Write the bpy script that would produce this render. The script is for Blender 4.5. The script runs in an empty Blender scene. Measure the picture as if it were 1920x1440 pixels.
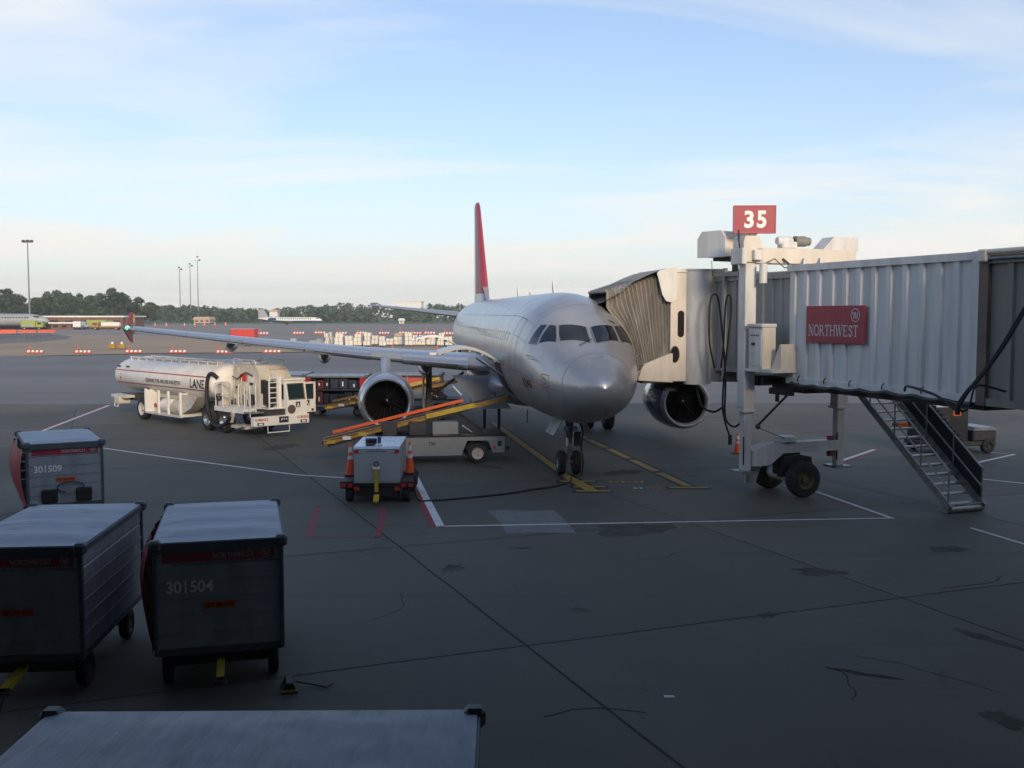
import bpy, math, random
import numpy as np
from mathutils import Vector, Matrix
random.seed(7)
SC = bpy.context.scene
COL = SC.collection
PI = math.pi
R = math.radians

# ------------------------------------------------------------------ camera
cam_d = bpy.data.cameras.new('camera')
cam_d.sensor_width = 36.0
cam_d.lens = 36.38
cam_d.clip_start = 0.1
cam_d.clip_end = 9000
cam = bpy.data.objects.new('camera', cam_d)
COL.objects.link(cam)
cam.location = (0, 0, 5.18)
cam.rotation_euler = (PI / 2 - 0.068, 0, 0)
SC.camera = cam

# ------------------------------------------------------------------ light
SUN_AZ = math.atan2(0.27, -0.96)      # direction the sun stands in, from +Y clockwise
SUN_EL = R(17)
sun_d = bpy.data.lights.new('sun', 'SUN')
sun_d.energy = 2.7
sun_d.angle = R(14)
sun_d.color = (1.0, 0.80, 0.58)
sun = bpy.data.objects.new('sun', sun_d)
COL.objects.link(sun)
sv = Vector((math.sin(SUN_AZ) * math.cos(SUN_EL), math.cos(SUN_AZ) * math.cos(SUN_EL), math.sin(SUN_EL)))
sun.rotation_euler = sv.to_track_quat('Z', 'Y').to_euler()
sun.location = (30, -40, 30)

world = bpy.data.worlds.new('World')
SC.world = world
world.use_nodes = True
wn = world.node_tree.nodes
wl = world.node_tree.links
wn.clear()


def N(nodes, kind, **kw):
    n = nodes.new(kind)
    for k, v in kw.items():
        if k in n.inputs:
            n.inputs[k].default_value = v
        else:
            setattr(n, k, v)
    return n


def build_world():
    out = wn.new('ShaderNodeOutputWorld')
    bg = wn.new('ShaderNodeBackground')
    bg.inputs['Strength'].default_value = 0.15
    sky = wn.new('ShaderNodeTexSky')
    sky.sky_type = 'NISHITA'
    sky.sun_disc = False
    sky.sun_elevation = R(24)
    sky.sun_rotation = SUN_AZ
    sky.altitude = 100
    sky.air_density = 1.0
    sky.dust_density = 1.2
    sky.ozone_density = 4.0
    tc = wn.new('ShaderNodeTexCoord')
    sep = wn.new('ShaderNodeSeparateXYZ')
    wl.new(tc.outputs['Generated'], sep.inputs[0])
    # project the view direction on a high cloud layer
    za = N(wn, 'ShaderNodeMath', operation='MAXIMUM'); za.inputs[1].default_value = 0.0
    wl.new(sep.outputs['Z'], za.inputs[0])
    zb = N(wn, 'ShaderNodeMath', operation='ADD'); zb.inputs[1].default_value = 0.09
    wl.new(za.outputs[0], zb.inputs[0])
    dx = N(wn, 'ShaderNodeMath', operation='DIVIDE'); wl.new(sep.outputs['X'], dx.inputs[0]); wl.new(zb.outputs[0], dx.inputs[1])
    dy = N(wn, 'ShaderNodeMath', operation='DIVIDE'); wl.new(sep.outputs['Y'], dy.inputs[0]); wl.new(zb.outputs[0], dy.inputs[1])
    cb = wn.new('ShaderNodeCombineXYZ')
    wl.new(dx.outputs[0], cb.inputs[0]); wl.new(dy.outputs[0], cb.inputs[1])
    mp = wn.new('ShaderNodeMapping')
    mp.inputs['Rotation'].default_value = (0, 0, R(-14))
    mp.inputs['Scale'].default_value = (0.62, 0.9, 1)
    mp.inputs['Location'].default_value = (1.2, 5.3, 0)
    wl.new(cb.outputs[0], mp.inputs[0])
    n1 = N(wn, 'ShaderNodeTexNoise', Scale=0.75, Detail=8.0, Roughness=0.52, Distortion=0.7)
    wl.new(mp.outputs[0], n1.inputs['Vector'])
    r1 = wn.new('ShaderNodeValToRGB')
    r1.color_ramp.elements[0].position = 0.44; r1.color_ramp.elements[0].color = (0, 0, 0, 1)
    r1.color_ramp.elements[1].position = 0.74; r1.color_ramp.elements[1].color = (1, 1, 1, 1)
    wl.new(n1.outputs['Fac'], r1.inputs[0])
    # thin veil thickens towards the horizon
    vr = wn.new('ShaderNodeValToRGB')
    e = vr.color_ramp.elements
    e[0].position = 0.0; e[0].color = (0.80, 0.80, 0.80, 1)
    e[1].position = 0.45; e[1].color = (0.02, 0.02, 0.02, 1)
    e2 = e.new(0.16); e2.color = (0.26, 0.26, 0.26, 1)
    wl.new(za.outputs[0], vr.inputs[0])
    m1 = N(wn, 'ShaderNodeMath', operation='MULTIPLY'); m1.inputs[1].default_value = 0.72
    wl.new(r1.outputs[0], m1.inputs[0])
    ad = N(wn, 'ShaderNodeMath', operation='ADD', use_clamp=True)
    wl.new(m1.outputs[0], ad.inputs[0]); wl.new(vr.outputs[0], ad.inputs[1])
    mx = wn.new('ShaderNodeMix'); mx.data_type = 'RGBA'
    wl.new(ad.outputs[0], mx.inputs[0])
    wl.new(sky.outputs[0], mx.inputs[6])
    mx.inputs[7].default_value = (5.7, 5.6, 5.3, 1)
    wl.new(mx.outputs[2], bg.inputs['Color'])
    wl.new(bg.outputs[0], out.inputs[0])


build_world()
SC.view_settings.view_transform = 'Standard'
SC.view_settings.look = 'None'
SC.view_settings.exposure = 0.25
SC.view_settings.gamma = 1.0
SC.view_settings.use_curve_mapping = False

# ------------------------------------------------------------------ materials
MATS = {}


def mat(name, col, rough=0.6, metal=0.0, var=0.12, scale=3.0, bump=0.0, bscale=40.0, dirt=None, dirt_amt=0.0,
        dirt_scale=1.5, coat=0.0, emit=None, emit_s=0.0, stretch=(1, 1, 1), spec=0.5, rvar=0.08):
    m = bpy.data.materials.new(name)
    m.use_nodes = True
    nt = m.node_tree
    nd, lk = nt.nodes, nt.links
    b = nd['Principled BSDF']
    b.inputs['Roughness'].default_value = rough
    b.inputs['Metallic'].default_value = metal
    b.inputs['Specular IOR Level'].default_value = spec
    if coat:
        b.inputs['Coat Weight'].default_value = coat
        b.inputs['Coat Roughness'].default_value = 0.08
    tc = nd.new('ShaderNodeTexCoord')
    mp = nd.new('ShaderNodeMapping'); mp.inputs['Scale'].default_value = stretch
    lk.new(tc.outputs['Object'], mp.inputs[0])
    c = (*col, 1)
    n = N(nd, 'ShaderNodeTexNoise', Scale=scale, Detail=7.0, Roughness=0.62)
    lk.new(mp.outputs[0], n.inputs['Vector'])
    rp = nd.new('ShaderNodeValToRGB')
    rp.color_ramp.elements[0].position = 0.3
    rp.color_ramp.elements[1].position = 0.7
    rp.color_ramp.elements[0].color = (*[max(0, v * (1 - var)) for v in col], 1)
    rp.color_ramp.elements[1].color = (*[min(1, v * (1 + var)) for v in col], 1)
    lk.new(n.outputs['Fac'], rp.inputs[0])
    cur = rp.outputs[0]
    if dirt:
        n2 = N(nd, 'ShaderNodeTexNoise', Scale=dirt_scale, Detail=10.0, Roughness=0.7)
        lk.new(mp.outputs[0], n2.inputs['Vector'])
        r2 = nd.new('ShaderNodeValToRGB')
        r2.color_ramp.elements[0].position = 0.45; r2.color_ramp.elements[0].color = (0, 0, 0, 1)
        r2.color_ramp.elements[1].position = 0.75
        r2.color_ramp.elements[1].color = (dirt_amt, dirt_amt, dirt_amt, 1)
        lk.new(n2.outputs['Fac'], r2.inputs[0])
        mx = nd.new('ShaderNodeMix'); mx.data_type = 'RGBA'
        lk.new(r2.outputs[0], mx.inputs[0]); lk.new(cur, mx.inputs[6])
        mx.inputs[7].default_value = (*dirt, 1)
        cur = mx.outputs[2]
    lk.new(cur, b.inputs['Base Color'])
    if rvar:
        mr = nd.new('ShaderNodeMapRange')
        mr.inputs['To Min'].default_value = max(0.02, rough - rvar)
        mr.inputs['To Max'].default_value = min(1, rough + rvar)
        lk.new(n.outputs['Fac'], mr.inputs['Value'])
        lk.new(mr.outputs[0], b.inputs['Roughness'])
    if bump:
        n3 = N(nd, 'ShaderNodeTexNoise', Scale=bscale, Detail=5.0, Roughness=0.6)
        lk.new(mp.outputs[0], n3.inputs['Vector'])
        bp = nd.new('ShaderNodeBump'); bp.inputs['Strength'].default_value = bump
        bp.inputs['Distance'].default_value = 0.02
        lk.new(n3.outputs['Fac'], bp.inputs['Height'])
        lk.new(bp.outputs[0], b.inputs['Normal'])
    if emit:
        b.inputs['Emission Color'].default_value = (*emit, 1)
        b.inputs['Emission Strength'].default_value = emit_s
    MATS[name] = m
    return m


def glass(name, col=(0.01, 0.014, 0.02), rough=0.05):
    m = bpy.data.materials.new(name); m.use_nodes = True
    b = m.node_tree.nodes['Principled BSDF']
    b.inputs['Base Color'].default_value = (*col, 1)
    b.inputs['Roughness'].default_value = rough
    b.inputs['Specular IOR Level'].default_value = 0.8
    MATS[name] = m
    return m


mat('silver', (0.455, 0.46, 0.465), 0.29, 0.48, 0.07, 1.2, dirt=(0.24, 0.23, 0.21), dirt_amt=0.5, dirt_scale=0.9, rvar=0.06, bump=0.03, bscale=2.5)
mat('wing_grey', (0.36, 0.38, 0.41), 0.30, 0.35, 0.07, 1.5, dirt=(0.2, 0.2, 0.2), dirt_amt=0.35, rvar=0.06)
mat('bare_alu', (0.62, 0.63, 0.65), 0.22, 0.85, 0.06, 3, rvar=0.06)
mat('nacelle_dark', (0.045, 0.055, 0.075), 0.16, 0.2, 0.1, 2, coat=0.6, rvar=0.03)
mat('nacelle_silver', (0.38, 0.39, 0.41), 0.32, 0.4, 0.08, 2, coat=0.3)
mat('fan_dark', (0.004, 0.004, 0.0045), 0.8, 0.0, 0.2, 5, spec=0.08)
mat('inlet_liner', (0.010, 0.010, 0.009), 0.85, 0.0, 0.2, 6, spec=0.08)
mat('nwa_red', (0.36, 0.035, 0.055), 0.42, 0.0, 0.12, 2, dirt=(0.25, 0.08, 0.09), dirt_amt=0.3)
mat('sign_red', (0.31, 0.03, 0.05), 0.5, 0.0, 0.08, 3, dirt=(0.3, 0.1, 0.1), dirt_amt=0.3)
mat('print_white', (0.78, 0.76, 0.72), 0.6, 0, 0.06, 8)
mat('print_bright', (0.86, 0.86, 0.84), 0.6, 0, 0.04, 8)
mat('print_grey', (0.52, 0.53, 0.54), 0.6, 0, 0.1, 8)
mat('print_dark', (0.025, 0.025, 0.03), 0.6, 0, 0.2, 8)
mat('print_red', (0.5, 0.04, 0.03), 0.6, 0, 0.1, 8)
mat('tyre', (0.018, 0.018, 0.019), 0.82, 0, 0.25, 6, bump=0.25, dirt=(0.07, 0.065, 0.06), dirt_amt=0.5, dirt_scale=4)
mat('rim_white', (0.55, 0.53, 0.48), 0.55, 0.0, 0.12, 8, dirt=(0.12, 0.1, 0.08), dirt_amt=0.7, dirt_scale=8)
mat('rim_yellow', (0.16, 0.135, 0.06), 0.6, 0.0, 0.2, 8, dirt=(0.04, 0.04, 0.03), dirt_amt=0.9, dirt_scale=6)
mat('chrome', (0.55, 0.55, 0.56), 0.25, 0.9, 0.1, 6)
mat('gear_grey', (0.30, 0.30, 0.31), 0.45, 0.3, 0.2, 8, dirt=(0.04, 0.04, 0.04), dirt_amt=0.6)
mat('black_metal', (0.022, 0.022, 0.024), 0.55, 0.3, 0.3, 5, dirt=(0.08, 0.07, 0.06), dirt_amt=0.4)
mat('black_rubber', (0.014, 0.014, 0.015), 0.6, 0, 0.2, 6)
mat('dark_steel', (0.055, 0.055, 0.058), 0.55, 0.4, 0.25, 5, dirt=(0.10, 0.07, 0.05), dirt_amt=0.5)
mat('galv', (0.30, 0.31, 0.32), 0.42, 0.6, 0.22, 5, dirt=(0.12, 0.11, 0.10), dirt_amt=0.6, dirt_scale=3)
mat('bridge_wall', (0.66, 0.67, 0.66), 0.62, 0.0, 0.06, 0.8, dirt=(0.42, 0.40, 0.36), dirt_amt=0.8, dirt_scale=1.1, stretch=(1.8, 1.8, 0.16), bump=0.1, bscale=1.5)
mat('bridge_inner', (0.37, 0.38, 0.37), 0.6, 0.0, 0.08, 1.0, dirt=(0.2, 0.19, 0.17), dirt_amt=0.6, dirt_scale=1.1, stretch=(1.6, 1.6, 0.25))
mat('bridge_outer', (0.22, 0.22, 0.19), 0.6, 0.0, 0.10, 0.8, dirt=(0.13, 0.11, 0.09), dirt_amt=0.6, stretch=(1.5, 1.5, 0.25))
mat('bridge_cream', (0.66, 0.60, 0.51), 0.5, 0.0, 0.05, 1.2, dirt=(0.35, 0.31, 0.25), dirt_amt=0.45, dirt_scale=2.0, stretch=(1.5, 1.5, 0.4))
mat('bridge_white', (0.66, 0.65, 0.62), 0.5, 0.0, 0.05, 1.5, dirt=(0.33, 0.30, 0.26), dirt_amt=0.5, dirt_scale=2.2, stretch=(1.4, 1.4, 0.5))
mat('bridge_frame', (0.14, 0.10, 0.085), 0.6, 0.2, 0.25, 2)
mat('bellows', (0.34, 0.315, 0.275), 0.8, 0.0, 0.16, 2.5, bump=0.4, bscale=12, dirt=(0.10, 0.09, 0.075), dirt_amt=0.7, dirt_scale=2.0, stretch=(1, 1, 0.5))
mat('stair_navy', (0.012, 0.014, 0.03), 0.65, 0, 0.2, 3)
mat('cart_grey', (0.34, 0.375, 0.40), 0.55, 0.25, 0.10, 1.5, dirt=(0.16, 0.165, 0.17), dirt_amt=0.7, dirt_scale=2.2, stretch=(1, 1, 0.4), bump=0.35, bscale=3.0)
mat('cart_roof', (0.31, 0.36, 0.43), 0.55, 0.1, 0.16, 2.0, bump=0.9, bscale=3.0, dirt=(0.12, 0.15, 0.19), dirt_amt=0.75, dirt_scale=2.6, stretch=(0.35, 1.6, 1))
mat('cart_trim', (0.10, 0.115, 0.125), 0.6, 0.3, 0.2, 4)
mat('curtain_red', (0.36, 0.02, 0.028), 0.6, 0, 0.15, 3, bump=0.3, bscale=5)
mat('cart_red', (0.42, 0.05, 0.03), 0.55, 0, 0.15, 2, dirt=(0.2, 0.04, 0.03), dirt_amt=0.4)
mat('orange_decal', (0.62, 0.10, 0.012), 0.6, 0, 0.12, 6)
mat('tow_yellow', (0.55, 0.38, 0.03), 0.5, 0, 0.15, 5, dirt=(0.12, 0.09, 0.03), dirt_amt=0.6, dirt_scale=4)
mat('loader_yellow', (0.37, 0.205, 0.03), 0.5, 0, 0.15, 4, dirt=(0.10, 0.07, 0.03), dirt_amt=0.7, dirt_scale=3)
mat('rail_orange', (0.75, 0.11, 0.015), 0.45, 0, 0.1, 4)
mat('loader_grey', (0.26, 0.28, 0.285), 0.5, 0.1, 0.08, 1.5, dirt=(0.14, 0.14, 0.13), dirt_amt=0.5)
mat('belt', (0.018, 0.018, 0.018), 0.75, 0, 0.2, 6)
mat('gpu_grey', (0.36, 0.385, 0.40), 0.45, 0.1, 0.05, 1.5, dirt=(0.22, 0.23, 0.23), dirt_amt=0.4)
mat('gpu_top', (0.55, 0.60, 0.66), 0.28, 0.5, 0.08, 3)
mat('cone_orange', (0.82, 0.09, 0.015), 0.55, 0, 0.08, 4, dirt=(0.4, 0.06, 0.02), dirt_amt=0.4)
mat('reflective', (0.62, 0.62, 0.60), 0.4, 0.1, 0.08, 6)
mat('truck_white', (0.78, 0.765, 0.72), 0.55, 0.0, 0.05, 1.0, dirt=(0.42, 0.38, 0.31), dirt_amt=0.35, dirt_scale=1.2, stretch=(1, 1, 0.5))
mat('truck_cream', (0.60, 0.56, 0.48), 0.5, 0.0, 0.08, 1.4, dirt=(0.28, 0.23, 0.17), dirt_amt=0.6, dirt_scale=2)
mat('stripe_red', (0.42, 0.03, 0.05), 0.5, 0, 0.1, 3)
mat('lamp_red', (0.5, 0.03, 0.02), 0.3, 0, 0.1, 5)
mat('lamp_clear', (0.8, 0.78, 0.7), 0.2, 0, 0.05, 5)
glass('cockpit_glass')
glass('cab_glass', (0.02, 0.035, 0.04), 0.04)
glass('dark_window', (0.015, 0.014, 0.013), 0.12)
mat('luggage_black', (0.02, 0.02, 0.022), 0.7, 0, 0.3, 5)
mat('luggage_navy', (0.02, 0.025, 0.05), 0.7, 0, 0.3, 5)
mat('luggage_wine', (0.10, 0.02, 0.025), 0.7, 0, 0.3, 5)
mat('carton_white', (0.64, 0.61, 0.54), 0.75, 0, 0.08, 0.8, dirt=(0.55, 0.5, 0.42), dirt_amt=0.4, dirt_scale=1)
mat('carton_tan', (0.40, 0.31, 0.21), 0.8, 0, 0.1, 1)
mat('pallet_wood', (0.22, 0.16, 0.10), 0.85, 0, 0.25, 3)
mat('container_red', (0.55, 0.05, 0.035), 0.55, 0, 0.1, 1, dirt=(0.25, 0.06, 0.05), dirt_amt=0.4)
mat('barricade_orange', (0.60, 0.085, 0.03), 0.6, 0, 0.1, 3)
mat('far_white', (0.72, 0.71, 0.68), 0.6, 0, 0.08, 0.3)
mat('far_blue', (0.03, 0.06, 0.16), 0.4, 0, 0.1, 0.5)
mat('far_grey', (0.30, 0.32, 0.33), 0.5, 0, 0.1, 0.5)
mat('lime', (0.30, 0.34, 0.07), 0.5, 0, 0.1, 1)
mat('brick_brown', (0.16, 0.085, 0.055), 0.8, 0, 0.2, 1.0)
mat('roof_white', (0.70, 0.68, 0.63), 0.7, 0, 0.08, 0.3)
mat('house_pink', (0.50, 0.36, 0.28), 0.8, 0, 0.1, 0.5)
mat('pole_grey', (0.22, 0.23, 0.24), 0.5, 0.4, 0.12, 2)
mat('bark', (0.08, 0.06, 0.045), 0.9, 0, 0.3, 4)
mat('leaf_dark', (0.034, 0.062, 0.022), 0.75, 0, 0.45, 0.35)
mat('leaf_mid', (0.052, 0.085, 0.028), 0.75, 0, 0.45, 0.35)
mat('leaf_far', (0.050, 0.080, 0.040), 0.8, 0, 0.40, 0.08)
mat('mark_white', (0.62, 0.63, 0.63), 0.7, 0, 0.10, 3, dirt=(0.25, 0.25, 0.25), dirt_amt=0.55, dirt_scale=4)
mat('mark_red', (0.24, 0.025, 0.04), 0.75, 0, 0.2, 3, dirt=(0.09, 0.06, 0.06), dirt_amt=0.8, dirt_scale=4)
mat('mark_yellow', (0.40, 0.24, 0.03), 0.7, 0, 0.15, 3, dirt=(0.14, 0.10, 0.04), dirt_amt=0.7, dirt_scale=4)
mat('mark_black', (0.018, 0.018, 0.019), 0.7, 0, 0.2, 3)
mat('tar', (0.036, 0.036, 0.032), 0.85, 0, 0.3, 5, spec=0.2)
mat('tar_stain', (0.076, 0.075, 0.064), 0.9, 0, 0.35, 2.5, spec=0.15)
mat('patch', (0.16, 0.165, 0.165), 0.85, 0, 0.12, 2, dirt=(0.08, 0.08, 0.08), dirt_amt=0.6, dirt_scale=2.5)
mat('nav_green', (0.1, 0.6, 0.4), 0.3, 0, 0.02, 5, emit=(0.05, 1.0, 0.45), emit_s=3.0)
mat('grass_far', (0.085, 0.12, 0.035), 0.95, 0, 0.25, 0.02)
mat('dirt', (0.36, 0.27, 0.175), 0.95, 0, 0.25, 0.06, dirt=(0.21, 0.19, 0.165), dirt_amt=0.8, dirt_scale=0.03)
mat('taxi', (0.24, 0.22, 0.20), 0.9, 0, 0.12, 0.04, stretch=(0.3, 1, 1))
mat('lane_concrete', (0.165, 0.165, 0.165), 0.85, 0, 0.16, 0.05, dirt=(0.11, 0.108, 0.105), dirt_amt=0.7, dirt_scale=0.09, stretch=(0.4, 1, 1))
mat('gravel', (0.17, 0.17, 0.165), 0.95, 0, 0.25, 0.8, bump=0.8, bscale=3)
mat('shade_canopy_dark', (0.06, 0.055, 0.05), 0.8, 0, 0.1, 0.5)  # for the added canopy, dark to keep the near apron dim
mat('terminal_wall', (0.14, 0.13, 0.12), 0.7, 0, 0.1, 0.5)


# ------------------------------------------------------------------ mesh collector
class MB:
    def __init__(s):
        s.v = []; s.f = []; s.mi = []; s.cur = 0; s.M = None

    def add(s, vs, fs):
        o = len(s.v)
        if s.M is not None:
            vs = [s.M @ Vector(p) for p in vs]
        s.v += [tuple(p) for p in vs]
        for f in fs:
            s.f.append(tuple(i + o for i in f)); s.mi.append(s.cur)
        return s

    def box(s, x0, x1, y0, y1, z0, z1, b=0.0):
        if b <= 0:
            vs = [(x, y, z) for x in (x0, x1) for y in (y0, y1) for z in (z0, z1)]
            return s.add(vs, [(0, 1, 3, 2), (4, 6, 7, 5), (0, 4, 5, 1), (2, 3, 7, 6), (0, 2, 6, 4), (1, 5, 7, 3)])
        b = min(b, abs(x1 - x0) * .45, abs(y1 - y0) * .45, abs(z1 - z0) * .45)
        vs = []; idx = {}
        for i, x in enumerate((x0, x1)):
            for j, y in enumerate((y0, y1)):
                for k, z in enumerate((z0, z1)):
                    sx, sy, sz = (1, -1)[i], (1, -1)[j], (1, -1)[k]
                    for a, (dx, dy, dz) in enumerate(((0, b, b), (b, 0, b), (b, b, 0))):
                        idx[i, j, k, a] = len(vs)
                        vs.append((x + sx * dx, y + sy * dy, z + sz * dz))
        fs = []
        I = idx
        for i in (0, 1):
            q = [I[i, 0, 0, 0], I[i, 0, 1, 0], I[i, 1, 1, 0], I[i, 1, 0, 0]]; fs.append(q if i == 0 else q[::-1])
            q = [I[0, i, 0, 1], I[1, i, 0, 1], I[1, i, 1, 1], I[0, i, 1, 1]]; fs.append(q if i == 0 else q[::-1])
            q = [I[0, 0, i, 2], I[0, 1, i, 2], I[1, 1, i, 2], I[1, 0, i, 2]]; fs.append(q if i == 0 else q[::-1])
        for p in (0, 1):
            for q in (0, 1):
                e = [I[p, q, 0, 0], I[p, q, 0, 1], I[p, q, 1, 1], I[p, q, 1, 0]]; fs.append(e)
                e = [I[p, 0, q, 0], I[p, 0, q, 2], I[p, 1, q, 2], I[p, 1, q, 0]]; fs.append(e)
                e = [I[0, p, q, 1], I[0, p, q, 2], I[1, p, q, 2], I[1, p, q, 1]]; fs.append(e)
                for r in (0, 1):
                    fs.append([I[p, q, r, 0], I[p, q, r, 1], I[p, q, r, 2]])
        return s.add(vs, fs)

    def cbox(s, c, d, b=0.0):
        return s.box(c[0] - d[0] / 2, c[0] + d[0] / 2, c[1] - d[1] / 2, c[1] + d[1] / 2, c[2] - d[2] / 2, c[2] + d[2] / 2, b)

    def cyl(s, p0, p1, r0, r1=None, n=16, cap=True):
        r1 = r0 if r1 is None else r1
        p0, p1 = Vector(p0), Vector(p1)
        a = (p1 - p0).normalized()
        u = a.orthogonal().normalized(); w = a.cross(u)
        vs = []
        for p, r in ((p0, r0), (p1, r1)):
            for i in range(n):
                t = 2 * PI * i / n
                vs.append(p + (u * math.cos(t) + w * math.sin(t)) * r)
        fs = [(i, (i + 1) % n, n + (i + 1) % n, n + i) for i in range(n)]
        if cap:
            fs += [tuple(range(n))[::-1], tuple(range(n, 2 * n))]
        return s.add(vs, fs)

    def tube(s, pts, r, n=8, closed=False):
        P = [Vector(p) for p in pts]
        m = len(P); vs = []; fs = []
        prev = None
        for i, p in enumerate(P):
            if closed:
                t = P[(i + 1) % m] - P[i - 1]
            else:
                t = (P[min(i + 1, m - 1)] - P[max(i - 1, 0)])
            t.normalize()
            if prev is None:
                u = t.orthogonal().normalized()
            else:
                u = (prev - t * prev.dot(t))
                u = u.normalized() if u.length > 1e-6 else t.orthogonal().normalized()
            prev = u
            w = t.cross(u)
            for k in range(n):
                a = 2 * PI * k / n
                vs.append(p + (u * math.cos(a) + w * math.sin(a)) * r)
        seg = m if closed else m - 1
        for i in range(seg):
            j = (i + 1) % m
            for k in range(n):
                fs.append((i * n + k, i * n + (k + 1) % n, j * n + (k + 1) % n, j * n + k))
        if not closed:
            fs += [tuple(range(n))[::-1], tuple(range((m - 1) * n, m * n))]
        return s.add(vs, fs)

    def bar(s, p0, p1, w, h, up=(0, 0, 1)):
        p0, p1 = Vector(p0), Vector(p1)
        a = (p1 - p0).normalized(); u = a.cross(Vector(up))
        u = u.normalized() if u.length > 1e-5 else a.orthogonal().normalized()
        t = u.cross(a)
        vs = [p + u * (w / 2 * i) + t * (h / 2 * j) for p in (p0, p1) for i, j in ((-1, -1), (1, -1), (1, 1), (-1, 1))]
        return s.add(vs, [(3, 2, 1, 0), (4, 5, 6, 7), (0, 1, 5, 4), (1, 2, 6, 5), (2, 3, 7, 6), (3, 0, 4, 7)])

    def prism(s, poly, a0, a1, axis='y'):
        def P(p, a):
            return {'y': (p[0], a, p[1]), 'x': (a, p[0], p[1]), 'z': (p[0], p[1], a)}[axis]
        n = len(poly)
        vs = [P(p, a0) for p in poly] + [P(p, a1) for p in poly]
        fs = [tuple(range(n)), tuple(range(n, 2 * n))[::-1]] + [(i, n + i, n + (i + 1) % n, (i + 1) % n) for i in range(n)]
        return s.add(vs, fs)

    def lathe(s, prof, o, axis, n=32, up=None):
        o = Vector(o); a = Vector(axis).normalized()
        u = a.orthogonal().normalized(); w = a.cross(u)
        vs = []; fs = []
        for x, r in prof:
            for i in range(n):
                t = 2 * PI * i / n
                vs.append(o + a * x + (u * math.cos(t) + w * math.sin(t)) * r)
        for j in range(len(prof) - 1):
            for i in range(n):
                fs.append((j * n + i, j * n + (i + 1) % n, (j + 1) * n + (i + 1) % n, (j + 1) * n + i))
        return s.add(vs, fs)

    def grid(s, rows, closed=False, caps=False):
        m = len(rows[0]); vs = [p for r in rows for p in r]; fs = []
        for j in range(len(rows) - 1):
            for i in range(m if closed else m - 1):
                k = (i + 1) % m
                fs.append((j * m + i, j * m + k, (j + 1) * m + k, (j + 1) * m + i))
        if caps:
            fs += [tuple(range(m))[::-1], tuple(range((len(rows) - 1) * m, len(rows) * m))]
        return s.add(vs, fs)

    def ball(s, c, r, n=10, sc=(1, 1, 1)):
        rows = []
        for j in range(n // 2 + 1):
            a = -PI / 2 + PI * j / (n // 2)
            rr = max(math.cos(a), 0.001)
            rows.append([(c[0] + r * sc[0] * rr * math.cos(2 * PI * i / n), c[1] + r * sc[1] * rr * math.sin(2 * PI * i / n), c[2] + r * sc[2] * math.sin(a)) for i in range(n)])
        return s.grid(rows, closed=True)

    def mesh(s, name, mats, ang=35):
        me = bpy.data.meshes.new(name)
        me.from_pydata(s.v, [], s.f)
        for m in (mats if isinstance(mats, (list, tuple)) else [mats]):
            me.materials.append(MATS[m] if isinstance(m, str) else m)
        if any(s.mi):
            me.polygons.foreach_set('material_index', s.mi)
        me.polygons.foreach_set('use_smooth', [True] * len(me.polygons))
        me.validate()
        import bmesh
        bm = bmesh.new(); bm.from_mesh(me)
        bmesh.ops.recalc_face_normals(bm, faces=bm.faces)
        bm.to_mesh(me); bm.free()
        if ang < 180:
            me.set_sharp_from_angle(angle=R(ang))
        me.update()
        return me

    def build(s, name, mats, parent=None, ang=35):
        o = bpy.data.objects.new(name, s.mesh(name, mats, ang))
        COL.objects.link(o)
        if parent is not None:
            o.parent = parent
        return o


def tag(o, label=None, cat=None, group=None, kind=None):
    if label: o['label'] = label
    if cat: o['category'] = cat
    if group: o['group'] = group
    if kind: o['kind'] = kind
    return o


def thing(name, label, cat, loc=(0, 0, 0), rz=0.0, group=None):
    o = bpy.data.objects.new(name, None)
    o.empty_display_size = 0.3
    COL.objects.link(o)
    o.location = loc
    o.rotation_euler = (0, 0, rz)
    return tag(o, label, cat, group)


def copy_tree(o, parent=None):
    c = o.copy(); COL.objects.link(c)
    c.parent = parent
    for ch in list(o.children):
        copy_tree(ch, c)
    return c


def copy_thing(o, label, loc, rz=None, group=None):
    c = copy_tree(o)
    c.location = loc
    if rz is not None: c.rotation_euler[2] = rz
    c['label'] = label
    if group: c['group'] = group
    return c


_text_cache = {}


def text_geo(txt, shear=0.0, bold=0.0):
    k = (txt, shear, bold)
    if k not in _text_cache:
        cu = bpy.data.curves.new('t', 'FONT')
        cu.body = txt; cu.size = 1.0; cu.shear = shear; cu.offset = bold
        cu.resolution_u = 4
        ob = bpy.data.objects.new('t', cu); COL.objects.link(ob)
        bpy.context.view_layer.update()
        me = ob.evaluated_get(bpy.context.evaluated_depsgraph_get()).to_mesh()
        vs = [tuple(v.co) for v in me.vertices]; fs = [tuple(p.vertices) for p in me.polygons]
        bpy.data.objects.remove(ob); bpy.data.curves.remove(cu)
        x0 = min(v[0] for v in vs); x1 = max(v[0] for v in vs); y0 = min(v[1] for v in vs); y1 = max(v[1] for v in vs)
        vs = [((v[0] - x0) / (x1 - x0), (v[1] - y0) / (y1 - y0)) for v in vs]
        _text_cache[k] = (vs, fs)
    return _text_cache[k]


def put_text(mb, txt, o, ex, ey, w, h, shear=0.0, bold=0.02):
    """lettering w x h metres, lower left corner at o, along ex, up ey"""
    vs, fs = text_geo(txt, shear, bold)
    o, ex, ey = Vector(o), Vector(ex).normalized(), Vector(ey).normalized()
    return mb.add([o + ex * (x * w) + ey * (y * h) for x, y in vs], fs)


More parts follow.
